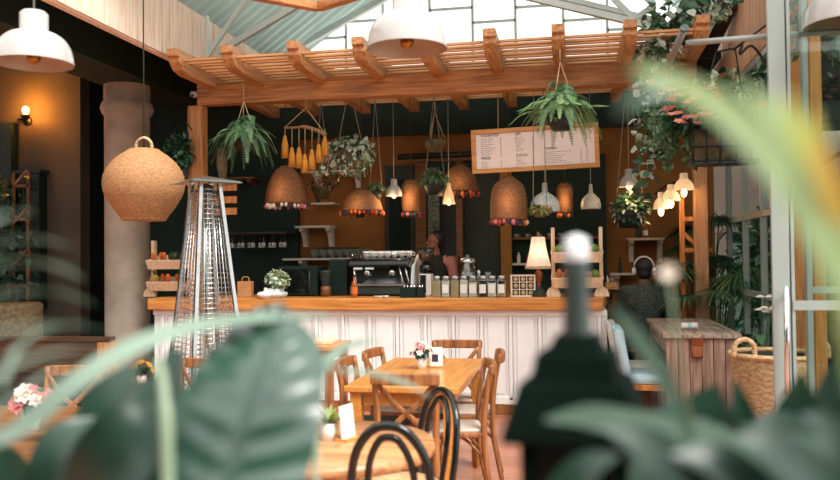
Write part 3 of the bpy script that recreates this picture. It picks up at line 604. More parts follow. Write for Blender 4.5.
obj('sheet', MB().box(MR @ V((Wd/2, .006, Hd/2)), (Wd-2*fw+.004, .012, Hd-2*fw+.004), MR), 'paper', t)
def text(s, u, v, size, parent):
    cu = bpy.data.curves.new('heading', 'FONT'); cu.body = s; cu.size = size; cu.extrude = .0006; cu.offset = .0003
    o = bpy.data.objects.new('heading', cu); me = bpy.data.meshes.new_from_object(o); bpy.data.objects.remove(o); bpy.data.curves.remove(cu)
    me.materials.clear(); me.materials.append(MATS['ink']); n = bpy.data.objects.new('heading', me); COL.objects.link(n); n.parent = parent
    Rm = MR @ Matrix.Rotation(PI/2, 3, 'X'); n.matrix_local = Matrix.Translation(mloc(u, v, -.0015)) @ Rm.to_4x4(); n['label'] = s.lower()+' heading'
text('CALIENTES', .075, .83, .036, t); text('FRIOS', .075, .31, .036, t); text('ICE', .355, .83, .036, t); text('JUGOS', .355, .34, .036, t); text('TISANAS', .575, .46, .032, t)
mb = MB()
def rows(u, v, n, wmax, price, dv=.042, pr2=None):
    mb = MB()
    for i in range(n):
        vv = v-dv*i; l = wmax*R.uniform(.4, 1); uu = u; e = u+l
        while uu < e-.004:
            wl = min(R.uniform(.012, .03), e-uu); mb.box(mloc(uu+wl/2, vv, -.001), (wl*Wd, .0012, .0055), MR); uu += wl+.006
        for q in (price, pr2):
            if q: mb.box(mloc(q, vv, -.001), (.014*Wd, .0012, .0055), MR)
    obj('menu_lines', mb, 'ink_faint', t)
rows(.075, .78, 11, .13, .235); rows(.075, .255, 4, .07, .235); rows(.355, .77, 8, .07, .49); rows(.355, .285, 4, .1, .49); rows(.575, .40, 7, .23, .86, pr2=.905)
for u in (.22, .82): obj('cord', MB().tube([mloc(u, 1), V((mloc(u, 1).x, .0, 3.22-m0.z))], .004, 6), 'rope', t)
# ================================================================ CHAIRS AND TABLES
def cross_chair(label, loc, rz, seat='seat_pale', group=None):
    t = thing('cross_back_chair', label, 'chair', loc, rz, group)
    out = [(-.172, -.205), (-.17, .12), (-.145, .19), (.145, .19), (.17, .12), (.172, -.205)]
    def slab(k, z0, z1):
        m_ = MB(); n = len(out); return m_.add([(a*k, b*k, z0) for a, b in out]+[(a*k, b*k, z1) for a, b in out], [list(range(n))[::-1], list(range(n, 2*n))]+[(i, (i+1) % n, n+(i+1) % n, n+i) for i in range(n)])
    obj('seat', slab(1, .425, .455), 'chair_wood', t, bev=.008); obj('seat_pad', slab(.9, .452, .472), seat, t, bev=.008)
    for s in (-1, 1):
        obj('leg', MB().tube(spline([(s*.175, -.25, 0), (s*.168, -.2, .25), (s*.162, -.185, .45), (s*.165, -.2, .65), (s*.172, -.235, .845)], 5), [.015]*6+[.019]*10+[.017]*5, 10), 'chair_wood', t)
        obj('leg', MB().tube([(s*.148, .17, .43), (s*.152, .175, .22), (s*.16, .19, 0)], [.019, .018, .013], 10), 'chair_wood', t)
        obj('brace', MB().tube(spline([(s*.152, .172, .22), (s*.135, .1, .38), (s*.12, -.05, .42), (s*.158, -.19, .3)], 5), .009, 8), 'chair_wood', t)
        obj('cross_strip', MB().tube(spline([(s*.165, -.215, .8), (s*.065, -.2, .68), (-s*.05, -.19, .58), (-s*.145, -.18, .455)], 5), .016, 8, flat=.4, up=(0, 1, 0)), 'chair_wood', t)
    rail = MB(); vs = []; n = 12
    for i in range(n+1):
        x = -.192+.384*i/n; y = -.235-.03*(1-(x/.192)**2); e = .032 if 0 < i < n else .027
        vs += [(x, y-.013, .822-e), (x, y+.011, .822-e), (x, y+.013, .822+e), (x, y-.015, .822+e)]
    rail.add(vs, [(4*i+j, 4*i+(j+1) % 4, 4*i+4+(j+1) % 4, 4*i+4+j) for i in range(n) for j in range(4)]+[(3, 2, 1, 0), tuple(4*n+j for j in range(4))])
    obj('top_rail', rail, 'chair_wood', t, bev=.006)
    return t
grp = None
base = cross_chair('cross back wooden chair at the near end of the dining table, back to us', (-.935, 4.60, 0), .04)
def cc(label, loc, rz):
    return dup(base, loc, rz, label)
cc('cross back wooden chair at the far end of the dining table, facing us', (-.885, 5.92, 0), PI+.05)
cc('cross back chair on the left side of the dining table nearest the counter', (-1.15, 5.46, 0), -PI/2-.1)
cl = cross_chair('cross back chair with dark grey seat, left side, nearer the round table', (-1.2, 4.97, 0), -PI/2-.03, 'seat_grey')
cc('cross back chair on the right side of the dining table, nearer to us', (-.76, 4.90, 0), PI/2+.22)
cc('cross back chair on the right side of the dining table, nearest the counter', (-.75, 5.45, 0), PI/2+.12)
def table(name, label, x0, x1, y0, y1, h, m, legm, lw=.065, apron=.08, rz=0):
    t = thing(name, label, 'table', ((x0+x1)/2, (y0+y1)/2, 0), rz); a = (x1-x0)/2; b = (y1-y0)/2
    obj('tabletop', MB().box((0, 0, h-.018), (2*a, 2*b, .036)), m, t, bev=.006)
    mb = MB()
    for s in (-1, 1): mb.box((s*(a-.07), 0, h-.036-apron/2), (.025, 2*b-.2, apron)); mb.box((0, s*(b-.07), h-.036-apron/2), (2*a-.2, .025, apron))
    obj('apron', mb, m, t)
    for sx in (-1, 1):
        for sy in (-1, 1): obj('leg', MB().box((sx*(a-.06), sy*(b-.06), (h-.036)/2), (lw, lw, h-.036)), legm, t, bev=.004)
    return t
table('dining_table', 'long honey coloured wooden dining table ringed by six cross back chairs', -1.32, -.655, 4.53, 5.88, .75, 'table_wood', 'table_wood')
table('side_table', 'small wooden table against the white counter, partly behind the big leaf', -2.75, -1.99, 6.55, 7.1, .75, 'table_wood', 'chair_wood')
# tray on the small table
tr = obj('tray', MB().box((-2.25, 6.85, .765), (.36, .24, .03)), 'pale_wood', label='pale wooden tray on the small table by the counter', cat='tray', bev=.005)
# round table
rt = thing('round_table', 'round wooden cafe table at the bottom with two black bentwood chairs', 'table', (-.985, 3.15, 0))
obj('tabletop', MB().lathe([(0, .70), (.40, .70), (.425, .706), (.43, .73), (.425, .75), (0, .75)], n=64), 'round_wood', rt)
obj('pedestal', MB().lathe([(.0, .7), (.12, .7), (.05, .62), (.04, .2), (.06, .12), (.0, .1)], n=20), 'iron', rt)
for k in range(4):
    a = PI/4+k*PI/2; obj('leg', MB().tube(spline([(0, 0, .13), (.15*math.cos(a), .15*math.sin(a), .1), (.3*math.cos(a), .3*math.sin(a), .02)], 4), .02, 8), 'iron', rt)
def bentwood(label, loc, rz, seat='cane', k=1.0):
    K = lambda q: [(x*k, y, z) for x, y, z in q]
    t = thing('bentwood_chair', label, 'chair', loc, rz)
    loop = spline(K([(-.21, -.25, 0), (-.2, -.2, .25), (-.19, -.175, .45), (-.19, -.195, .62), (-.165, -.215, .76), (-.09, -.23, .845), (0, -.233, .868), (.09, -.23, .845), (.165, -.215, .76), (.19, -.195, .62), (.19, -.175, .45), (.2, -.2, .25), (.21, -.25, 0)]), 6)
    obj('back_loop', MB().tube(loop, .0155, 10), 'black_gloss', t)
    obj('inner_loop', MB().tube(spline(K([(-.09, -.17, .46), (-.108, -.19, .62), (-.098, -.207, .74), (-.05, -.222, .815), (0, -.226, .832), (.05, -.222, .815), (.098, -.207, .74), (.108, -.19, .62), (.09, -.17, .46)]), 6), .0125, 10), 'black_gloss', t)
    obj('seat_ring', MB().lathe([(.16, .435), (.205, .435), (.212, .455), (.2, .472), (.165, .472), (.16, .435)], n=40, sx=k), 'black_gloss', t)
    obj('seat', MB().lathe([(0, .458), (.13, .46), (.175, .474), (.19, .472), (.19, .45), (0, .45)], n=40, sx=k), seat, t)
    for s in (-1, 1): obj('leg', MB().tube(K([(s*.13, .14, .44), (s*.155, .17, .2), (s*.175, .2, 0)]), [.017, .016, .012], 10), 'black_gloss', t)
    obj('stretcher', MB().lathe([(.155+.009*math.cos(a), .22+.009*math.sin(a)) for a in [2*PI*i/8 for i in range(9)]], n=36, sx=k), 'black_gloss', t)
    return t
bentwood('black bentwood chair in the foreground with its arched back towards us', (P(388, 427, 2.68).x, 2.86, 0), .0, k=.74).scale.z = 1.07
bentwood('black bentwood chair at the right edge of the round table, seen sideways', (-.80, 3.6, 0), PI/2+.62)
bentwood('black bentwood chair behind the round table, half hidden by the big leaf', (-1.33, 3.72, 0), -2.3)
# left table, its chair and the turned legged table
lt = thing('left_table'.replace('left_', 'cafe_'), 'brown cafe table at the lower left carrying the flower vase', 'table', (-2.60, 3.42, 0), .05)
obj('tabletop', MB().box((0, 0, .73), (.8, .62, .04)), 'shelf_wood', lt, bev=.006); obj('apron', MB().box((0, 0, .67), (.66, .48, .08)), 'chair_wood', lt)
for sx in (-1, 1):
    for sy in (-1, 1): obj('leg', MB().box((sx*.33, sy*.24, .355), (.055, .055, .71)), 'chair_wood', lt)
t = dup(base, (-2.95, 4.22, 0), PI+.1, 'cross back chair behind the brown cafe table at the lower left')
t = dup(base, (-2.42, 4.62, 0), PI/2+1.2, 'cross back chair mostly hidden in the dark behind the big leaf')
tt = thing('turned_leg_table', 'table with white turned legs in the shade at the lower left', 'table', (-2.33, 2.95, 0), .1)
obj('tabletop', MB().box((0, 0, .70), (.78, .5, .035)), 'shelf_wood', tt, bev=.006)
obj('apron', MB().box((0, 0, .65), (.66, .4, .07)), 'chair_wood', tt)
for sx in (-1, 1):
    for sy in (-1, 1): obj('leg', MB().lathe([(0, 0), (.016, 0), (.022, .1), (.028, .3), (.03, .42), (.022, .455), (.033, .47), (.033, .48), (.022, .5), (.034, .55), (.036, .6), (.03, .685), (0, .685)], (sx*.34, sy*.19, 0), 18), 'turned_white', tt)
# low timber ledge along the dark room
lg = thing('timber_bench', 'long dark timber bench with panelled back along the left room edge', 'bench', (-6.2, 7.2, 0))
obj('backrest', MB().box((-6.2, 7.05, .55), (3.7, .06, .36)), 'brown_wood', lg, True); obj('cap_rail', MB().box((-6.2, 7.06, .745), (3.74, .12, .035)), 'brown_wood', lg, True); obj('seat', MB().box((-6.2, 6.82, .4), (3.7, .42, .05)), 'dark_wood', lg, True)
obj('panel', MB().box((-6.2, 6.98, .2), (3.66, .04, .36)), 'dark_wood', lg, True); obj('end_post', MB().box((-4.36, 7.02, .36), (.12, .12, .72)), 'orange_post', lg, True)
# flower vases and cards
def posy(label, p, k, cols, n, r, pot='pot_white', spread=.07, h=.1, name='flower_vase'):
    t = thing(name, label, 'flowers', p)
    obj('pot', MB().lathe([(0, 0), (.032*k, 0), (.042*k, .085*k), (.038*k, .085*k), (.0, .07*k)], n=20), pot, t)
    mb = MB(); c = V((0, 0, .1*k)); leafball(mb, c+V((0, 0, .02)), (spread*k, spread*k, .05*k), 60, .045*k, .025*k, (0,)); obj('foliage', mb, 'leaf_dark', t)
    mb = MB()
    for i in range(n):
        d = rdir(-.1, 1); flower(mb, c+V((d.x*spread*1.1*k, d.y*spread*1.1*k, .02+d.z*.075*k)), r*R.uniform(.8, 1.2), 6, R.randrange(len(cols)), up=(d.x, d.y-.3, d.z+.4))
    obj('flowers', mb, cols, t); return t
posy('white pot of pink and white flowers standing on the long dining table', PZ(422, 369, .75), .85, ['petal_pink', 'petal_white', 'petal_white'], 26, .03)
posy('pot of red and white flowers on the cafe table at the lower left', PZ(32, 430, .75), 1.0, ['petal_white', 'petal_pink', 'petal_white'], 22, .036)
posy('small pot of yellow flowers at the end of the dark timber bench', V((-4.05, 7.1, .3)), 1.2, ['petal_yellow'], 12, .035)
st = bpy.data.objects[-1] if False else None
obj('plant_stand', MB().box((-4.05, 7.1, .285), (.2, .2, .03)).tube([(-4.05, 7.1, 0), (-4.05, 7.1, .28)], .025, 10).lathe([(0, 0), (.1, 0), (.1, .02), (.0, .03)], (-4.05, 7.1, 0), 16), 'orange_post', label='small wooden stand under the pot of yellow flowers', cat='stand')
def card(label, p, w, h, rz, cover):
    t = thing('table_card', label, 'card holder', p, rz)
    obj('foot', MB().box((0, 0, .006), (w, .06, .012)), 'frame_wood', t); R_ = Matrix.Rotation(-.12, 3, 'X')
    obj('card', MB().box((0, 0, .01+h/2), (w, .006, h), R_), 'label_white', t); mb = MB()
    mb.box(R_ @ V((-.1*w, -.004, .0))+V((0, 0, .01+h*.42)), (w*.5, .002, h*.4), R_); obj('picture', mb, cover, t)
card('small white table card with a dark picture beside the pink flowers', PZ(436.5, 367.5, .75), .085, .125, .1, 'pom_dark')
card('white card in a wooden foot standing on the round table', PZ(347, 440, .75), .09, .13, 1.25, 'pom_white')
t = thing('potted_succulent', 'little white pot with yellow green plant on the round table', 'plant', PZ(329, 440, .75))
obj('pot', MB().lathe([(0, 0), (.028, 0), (.035, .07), (.03, .07), (0, .06)], n=18), 'pot_white', t); mb = MB()
for i in range(26): mb.leaf((0, 0, .065), rdir(.3, 1), R.uniform(.06, .12), .022, droop=.2)
obj('foliage', mb, 'leaf_lime', t)
# ================================================================ PATIO HEATER
hx, hy = P(206, 260, 6.0).x, P(206, 260, 6.0).y
t = thing('patio_heater', 'tall stainless pyramid patio heater standing before the bar counter', 'patio heater', (hx, hy, 0), .9)
TZ = 2.045
obj('reflector', MB().add([(-.2, -.2, TZ), (.2, -.2, TZ), (.2, .2, TZ), (-.2, .2, TZ), (-.18, -.18, TZ+.015), (.18, -.18, TZ+.015), (.18, .18, TZ+.015), (-.18, .18, TZ+.015), (0, 0, TZ+.06), (0, 0, TZ+.02)], [(0, 1, 5, 4), (1, 2, 6, 5), (2, 3, 7, 6), (3, 0, 4, 7), (4, 5, 8), (5, 6, 8), (6, 7, 8), (7, 4, 8), (1, 0, 9), (2, 1, 9), (3, 2, 9), (0, 3, 9)]), 'stainless', t)
bt, bb = .072, .23
for sx, sy in ((-1, -1), (1, -1), (1, 1), (-1, 1)):
    obj('leg', MB().beam((sx*bt, sy*bt, TZ+.01), (sx*bb, sy*bb, .3), .026, .026), 'stainless', t)
def side(k, z): h = bt+(bb-bt)*(TZ-z)/(TZ-.3); return [(-h, -h), (h, -h), (h, h), (-h, h)][k]
for k in range(4):
    mb = MB(); z = 2.0
    while z > .55: a = side(k, z); b = side((k+1) % 4, z); mb.tube([(a[0]*.98, a[1]*.98, z), (b[0]*.98, b[1]*.98, z)], .0034, 4); z -= .036
    for u in (.2, .4, .6, .8):
        p_ = []
        for z in (2.0, .55): a = V(side(k, z)); b = V(side((k+1) % 4, z)); q = a.lerp(b, u)*.98; p_.append((q.x, q.y, z))
        mb.tube(p_, .0045, 4)
    obj('mesh_guard', mb, 'chrome', t)
obj('glass_tube', MB().lathe([(.05, .5), (.05, 1.98)], n=20), 'jar_glass', t); obj('burner_cap', MB().lathe([(0, 1.98), (.06, 1.98), (.06, 2.03), (0, 2.05)], n=20), 'dark_steel', t)
obj('burner_rod', MB().tube([(0, 0, .5), (0, 0, 1.98)], .012, 8), 'chrome', t)
mb = MB(); b0, b1 = .23, .26; mb.add([(s*b0*a, q*b0*a, z) for z, a in ((.5, .93), (.3, 1)) for s, q in ((-1, -1), (1, -1), (1, 1), (-1, 1))]+[(s*b1, q*b1, .04) for s, q in ((-1, -1), (1, -1), (1, 1), (-1, 1))], [(3, 2, 1, 0), (8, 9, 10, 11)]+[(4*k+i, 4*k+(i+1) % 4, 4*k+4+(i+1) % 4, 4*k+4+i) for k in (0, 1) for i in range(4)])
obj('base_cabinet', mb, 'stainless', t)
for sx, sy in ((-1, -1), (1, -1), (1, 1), (-1, 1)): obj('foot', MB().lathe([(0, 0), (.03, 0), (.03, .04), (0, .04)], (sx*.22, sy*.22, 0), 12), 'black_matt', t)
# ================================================================ ON THE BAR
def on(px, Y=7.8, dz=0): return V((X_(px, Y), Y, CT+dz))
cont = ['oats', 'sugar', 'oats', 'sugar', 'sugar', 'coffee', 'sugar', 'oats']
jl = ['clear square jar of pale grains, nearest the coffee grinder', 'square jar with white label, second from the coffee grinder', 'square jar of grain without label, third from the coffee grinder', 'square jar of white powder, fourth from the coffee grinder', 'square jar, fifth along the bar from the coffee grinder', 'square jar of dark coffee behind a white label', 'square jar with low pale filling, second from the gridded box', 'square jar with a large white label, next to the gridded box']
for i, px in enumerate((436, 445, 454, 463, 472, 482, 491, 500.5)):
    t = thing('storage_jar', jl[i], 'jar', on(px, 7.82), 0, 'jars along the bar worktop'); w_ = .082; h_ = .165; fh = (.15, .15, .15, .155, .14, .07, .13, .06)[i]
    obj('glass', MB().box((0, 0, h_/2), (w_, w_, h_)), 'jar_glass', t, bev=.008); obj('contents', MB().box((0, 0, .005+fh/2), (w_-.01, w_-.01, fh)), cont[i], t)
    obj('lid', MB().lathe([(0, h_), (.034, h_), (.038, h_+.008), (.038, h_+.034), (.034, h_+.04), (0, h_+.04)], n=20), 'stainless', t)
    if i not in (0, 2): obj('label', MB().box((0, -w_/2-.002, .08), (w_*.74, .002, .085)), 'label_white', t)
p = on(522, 7.85); t = thing('gridded_box', 'small wooden display box of nine squares beside the table lamp', 'box', p)
mb = MB()
for u in (-.11, .11): mb.box((u, 0, .105), (.014, .06, .21))
for z in (.007, .203): mb.box((0, 0, z), (.21, .06, .014))
for u in (-.035, .035): mb.box((u, 0, .105), (.007, .05, .19))
for z in (.07, .14): mb.box((0, 0, z), (.21, .05, .007))
obj('frame', mb, 'cream', t); obj('back', MB().box((0, .022, .105), (.21, .01, .2)), 'dark_panel', t); mb = MB()
for u in (-.072, 0, .072):
    for z in (.038, .105, .172): obj('pod', MB().ball((u, 0, z), .024, (1, .8, 1), 8), 'oats', t)
# table lamp
t = thing('table_lamp', 'table lamp with cream bell shade and turned copper stem on the bar', 'lamp', on(537.5, 7.85))
obj('base', MB().lathe([(0, 0), (.075, 0), (.075, .02), (.06, .03), (.055, .06), (.035, .075), (.03, .1), (0, .1)], n=8, smooth=False), 'pot_dark', t)
obj('stem', MB().lathe([(.014, .095), (.022, .12), (.014, .135), (.03, .16), (.04, .2), (.034, .235), (.014, .25), (.02, .262), (.01, .28), (.01, .36)], n=18), 'copper', t)
obj('shade', MB().lathe([(.122, .285), (.118, .3), (.095, .38), (.078, .46), (.066, .545), (.062, .57)], n=12, smooth=False), 'lamp_fabric', t)
obj('fringe', MB().lathe([(.124, .265), (.126, .288), (.12, .29)], n=60, mod=lambda i, j, a: .003*(j % 2)), 'rattan_pale', t); obj('finial', MB().lathe([(.005, .56), (.005, .585), (.014, .6), (.01, .615), (0, .62)], n=10), 'copper', t)
lamp(on(537.5, 7.85, .42), .8, (1, .75, .5))
# produce stands
def produce(label, pa, pb, Y, H, dirs, flare):
    c = on((pa+pb)/2, Y); Wd_ = X_(pb, Y)-X_(pa, Y); t = thing('produce_stand', label, 'stand', c)
    for s in (-1, 1):
        x = s*(Wd_/2-.01); obj('side_board', MB().box((x, .02, H/2), (.035, .09, H)).lathe([(0, -.02), (.1, -.02), (.1, .02), (0, .02)], (x, 0, .0), 24, rot=Matrix.Rotation(PI/2, 3, 'Y')).box((x, 0, -.06), (.06, .22, .12)) if False else MB().box((x, .03, H/2), (.035, .08, H)), 'pale_wood', t, bev=.01)
        m_ = MB(); a = [PI*i/12 for i in range(13)]; vs_ = [(x+.07*math.cos(q), yy, .095*math.sin(q)) for yy in (-.075, -.045) for q in a]; n = 13
        m_.add(vs_, [list(range(n)), list(range(2*n-1, n-1, -1))]+[(i, i+1, n+i+1, n+i) for i in range(n-1)]+[(0, n, 2*n-1, n-1)]); obj('foot', m_, 'pale_wood', t)
    out = []
    for z in dirs:
        w0 = Wd_/2-.03; w1 = w0+flare; m_ = MB()
        lo = [(-w0, -.12, z), (w0, -.12, z), (w0, .06, z+.02), (-w0, .06, z+.02)]; hi = [(-w1, -.17, z+.09), (w1, -.17, z+.09), (w1, .08, z+.14), (-w1, .08, z+.14)]
        m_.add(lo+hi, [(0, 1, 2, 3), (0, 4, 5, 1), (1, 5, 6, 2), (2, 6, 7, 3), (3, 7, 4, 0)]); o = obj('tray', m_, 'pale_wood', t); sm = o.modifiers.new('solid', 'SOLIDIFY'); sm.thickness = .012; out.append((c, z, w0))
    return t, out
VEG = {}
def veg(kind, p, rz, label, group):
    def shape():
        m_ = MB(); 
        if kind == 'carrot': return m_.lathe([(0, -.0), (.008, .01), (.02, .1), (.024, .145), (.01, .16), (0, .16)], n=10, rot=Matrix.Rotation(.35, 3, 'X')), 'carrot'
        if kind == 'pineapple': return m_.lathe([(0, 0), (.04, .01), (.055, .07), (.045, .13), (.0, .15)], n=14, mod=lambda i, j, a: .004*(j % 2)), 'pineapple'
        r_ = {'lime': .04, 'avocado': .045, 'lemon': .043, 'onion': .045}[kind]
        return m_.ball((0, 0, 0), r_, (1, 1, 1.15 if kind != 'onion' else .9), 12), kind
    if kind not in VEG: 
        m_, ma = shape(); o = obj(kind, m_, ma, label=label, cat='vegetable' if kind in ('carrot', 'avocado', 'onion') else 'fruit', group=group); VEG[kind] = o
        if kind == 'pineapple':
            lf = MB()
            for i in range(12): lf.leaf((0, 0, .14), rdir(.4, 1), .06, .012)
            obj('leaves', lf, 'leaf', o)
        o.location = p; o.rotation_euler.z = rz; return o
    return dup(VEG[kind], p, rz, label, group)
def fill(trays, plans, where):
    for (c, z, w0), kinds in zip(trays, plans):
        n = len(kinds)
        for i, kd in enumerate(kinds):
            x = -w0+.04+(2*w0-.08)*i/(n-1); tall = {'carrot': .02, 'pineapple': .02}.get(kd, .075)
            veg(kd, c+V((x, -.08+.05*(i % 2), z+tall)), R.uniform(-.3, .3), f'{kd} in the {where[trays.index((c, z, w0))]}', f'{kd} in the {where[trays.index((c, z, w0))]}')
tl, trs = produce('wooden two tier produce stand on the left end of the bar', 151.5, 206, 8.1, .60, (.30, .07), .0)
fill(trs, [['carrot', 'carrot', 'carrot', 'avocado', 'avocado', 'lime', 'lemon', 'lime', 'lime'], ['pineapple', 'carrot', 'carrot', 'carrot', 'avocado', 'onion', 'onion']], ['upper tray of the produce stand by the column', 'lower tray of the produce stand by the column'])
tl, trs = produce('pale wooden fruit stand with flared trays on the right bar end', 551, 601, 7.95, .66, (.33, .09), .03)
fill(trs, [['lime', 'avocado', 'lime', 'onion', 'onion', 'lime'], ['carrot', 'carrot', 'avocado', 'carrot', 'onion', 'lime']], ['upper tray of the stand beside the table lamp', 'lower tray of the stand beside the table lamp'])
# shelf board at the far right of the bar with a cactus pot
t = thing('napkin_box', 'small wooden box holding white paper at the right bar end', 'box', PY(611, 289, 8.35))
obj('shelf_box', MB().box((0, 0, .035), (.11, .1, .07)), 'frame_wood', t); mb = MB()
for i in range(5): mb.leaf((-.03+.015*i, 0, .06), (R.uniform(-.4, .4), -.1, 1), .08, .03, droop=.1)
obj('paper', mb, 'label_white', t)
obj('small_shelf', MB().box(PY(611, 291, 8.35)+V((0, 0, -.012)), (.2, .16, .02)).tube([PY(611, 292, 8.35), V((PY(611, 292, 8.35).x, 8.5, 1.0))], .01), 'iron', label='small iron shelf holding the wooden paper box at the bar end', cat='shelf')
# paper bag, plant stand, bottles
t = thing('paper_bag', 'brown paper bag with looped handles on the bar behind the heater', 'bag', on(245, 7.95)); obj('body', MB().box((0, 0, .08), (.15, .08, .16)), 'paper_bag', t, bev=.006)
obj('handle', MB().tube(spline([(-.04, 0, .15), (-.03, 0, .2), (.03, 0, .2), (.04, 0, .15)], 5), .006, 6), 'paper_bag', t)
t = thing('potted_plant', 'round bushy green plant in a speckled pot on the bar', 'plant', on(274, 7.75)); 
obj('pot', MB().lathe([(0, 0), (.11, 0), (.13, .03), (.13, .05), (.1, .06), (.09, .09), (.03, .1), (0, .1)], n=24), 'speckle', t)
mb = MB(); leafball(mb, (.03, 0, .175), (.13, .11, .11), 380, .05, .034, (0, 0, 1)); obj('foliage', mb, ['leaf_pale', 'leaf_lime'], t)
t = thing('serving_bowl', 'white covered dish with a knob lid before the bushy bar plant', 'dish', on(265, 7.66)); obj('dish', MB().lathe([(0, 0), (.06, 0), (.085, .03), (.085, .045), (0, .045)], n=24), 'pot_white', t); obj('lid', MB().lathe([(.085, .045), (.07, .06), (.02, .068), (.015, .09), (.02, .1), (0, .105)], n=24), 'pot_white', t)
def bottle(label, p, k=1, m='dark_panel', lab=None, group=None, name='bottle'):
    t = thing(name, label, 'bottle', p, 0, group)
    obj('body', MB().lathe([(0, 0), (.032*k, 0), (.034*k, .01), (.034*k, .13*k), (.028*k, .155*k), (.013*k, .175*k), (.012*k, .22*k), (0, .22*k)], n=14), m, t)
    obj('cap', MB().lathe([(.014*k, .215*k), (.014*k, .24*k), (0, .24*k)], n=10), 'black_matt', t)
    if lab: obj('label', MB().lathe([(.035*k, .04*k), (.035*k, .11*k)], n=14), lab, t)
    return t
bottle('amber bottle with orange label on the bar before the espresso machine', on(353.5, 7.72), .95, 'amber', 'pom_orange')
mb = MB().lathe([(.02, 0), (.03, .008), (.035, .03), (.03, .03), (.0, .01)], n=16)
t = thing('spoon_rest', 'white spoon lying flat on the bar before the espresso machine', 'spoon', on(380, 7.72)); obj('bowl', MB().ball((.05, 0, .012), .025, (1.3, 1, .4)), 'pot_white', t); obj('handle', MB().tube([(.03, 0, .012), (-.07, .0, .012)], .006), 'pot_white', t)
for i, (px, l) in enumerate(((408, 'wide black cutlery box on the bar before the espresso machine'), (420, 'narrow black cutlery box on the bar below the coffee grinder'))):
    t = thing('cutlery_box', l, 'box', on(px, 7.72)); w_ = (.14, .06)[i]; mb = MB()
    for s in (-1, 1): mb.box((s*w_/2, 0, .05), (.01, .1, .1)); mb.box((0, s*.05, .05), (w_, .01, .1))
    mb.box((0, 0, .005), (w_, .1, .01)); obj('box', mb, 'black_matt', t); mb = MB()
    for j in range(4-2*i): mb.tube([(-.04+.03*j if i == 0 else -.01+.02*j, 0, .02), (-.05+.035*j if i == 0 else -.012+.024*j, 0, .135)], .005, 6)
    obj('cutlery', mb, 'chrome', t)
# espresso machine
e0 = on(383, 8.22); t = thing('espresso_machine', 'black and steel espresso machine with two groups on the bar', 'espresso machine', e0)
obj('base', MB().box((0, 0, .06), (.62, .42, .09)), 'dark_steel', t, bev=.01); obj('drip_tray', MB().box((0, -.12, .115), (.56, .22, .02)), 'stainless', t)
obj('back_body', MB().box((0, .12, .2), (.6, .2, .24)), 'dark_panel', t, bev=.01); obj('splash_panel', MB().add([(-.22, -.0, .125), (.22, 0, .125), (.16, .03, .2), (-.14, .03, .2)], [(0, 1, 2, 3)]), 'stainless', t)
m_ = MB(); pr = [(-.22, .30), (-.2, .37), (-.1, .39), (.2, .39), (.2, .29), (-.1, .27)]; n = len(pr); m_.add([(-.33, a, b) for a, b in pr]+[(.31, a, b) for a, b in pr], [list(range(n))[::-1], list(range(n, 2*n))]+[(i, (i+1) % n, n+(i+1) % n, n+i) for i in range(n)])
obj('hood', m_, 'black_gloss', t, bev=.02)
for s in (-1, 1): obj('foot', MB().box((s*.24, 0, .01), (.06, .3, .02)), 'black_matt', t)
obj('side_panel', MB().add([(.315, -.2, .02), (.345, -.2, .02), (.345, -.1, .3), (.315, -.1, .3), (.315, .2, .02), (.345, .2, .02), (.345, .2, .42), (.315, .2, .42)], [(0, 1, 2, 3), (4, 7, 6, 5), (0, 4, 5, 1), (3, 2, 6, 7), (1, 5, 6, 2), (0, 3, 7, 4)]), 'screen_case', t)
for x in (-.14, .12):
    g = obj('group_head', MB().lathe([(0, .2), (.035, .2), (.04, .24), (.03, .28), (0, .28)], (x, -.13, 0), 16), 'chrome', t); obj('portafilter', MB().tube([(x, -.14, .205), (x+.01, -.24, .19)], [.014, .018], 10), 'black_matt', g)
for x in (-.28, .26, .2): obj('steam_wand', MB().tube(spline([(x, -.18, .3), (x+.03, -.22, .22), (x+.05, -.22, .13)], 4), .007, 8), 'chrome', t)
obj('cup_rail', MB().tube([(-.3, -.12, .43), (.3, -.12, .43)], .006).tube([(-.3, -.12, .39), (-.3, -.12, .43)], .005).tube([(.3, -.12, .39), (.3, -.12, .43)], .005), 'chrome', t)
obj('badge_plates', MB().box((-.22, -.2, .28), (.09, .006, .02)).box((-.1, -.2, .28), (.09, .006, .02)), 'steel_white', t)
def cup(label, p, m, group, k=1):
    global CUP
    t = thing('cup', label, 'cup', p, R.uniform(-.5, .5), group); obj('body', MB().lathe([(0, 0), (.022*k, 0), (.034*k, .03*k), (.038*k, .065*k), (.034*k, .065*k), (.03*k, .03*k), (0, .008)], n=16), m, t)
    obj('handle', MB().tube(spline([(.034*k, 0, .05*k), (.058*k, 0, .045*k), (.055*k, 0, .02*k), (.032*k, 0, .02*k)], 3), .005*k, 6), m, t); return t
c0_ = None
for i in range(7):
    p = e0+V((-.17+.075*i, -.05, .39)); l = 'small white cup standing on top of the espresso machine'
    if i == 0: c0_ = cup(l, p, 'label_white', 'white cups on the espresso machine')
    else: dup(c0_, p, R.uniform(-.5, .5), l)
# grinder
t = thing('coffee_grinder', 'black and white coffee grinder with clear hopper on the bar', 'coffee grinder', on(425.5, 8.15))
obj('body', MB().box((0, 0, .11), (.12, .16, .22)), 'pot_white', t, bev=.01); obj('panel', MB().box((-.02, -.082, .12), (.06, .01, .18)), 'black_matt', t); obj('head', MB().lathe([(.05, .22), (.07, .24), (.07, .3), (.03, .33)], n=18), 'black_gloss', t)
obj('hopper', MB().lathe([(.03, .33), (.075, .37), (.085, .45), (.085, .47)], n=18), 'jar_glass', t); obj('beans', MB().lathe([(.0, .335), (.028, .335), (.07, .37), (.078, .42), (0, .43)], n=18), 'coffee', t); obj('hopper_lid', MB().lathe([(.09, .465), (.09, .485), (0, .49)], n=18), 'black_matt', t)
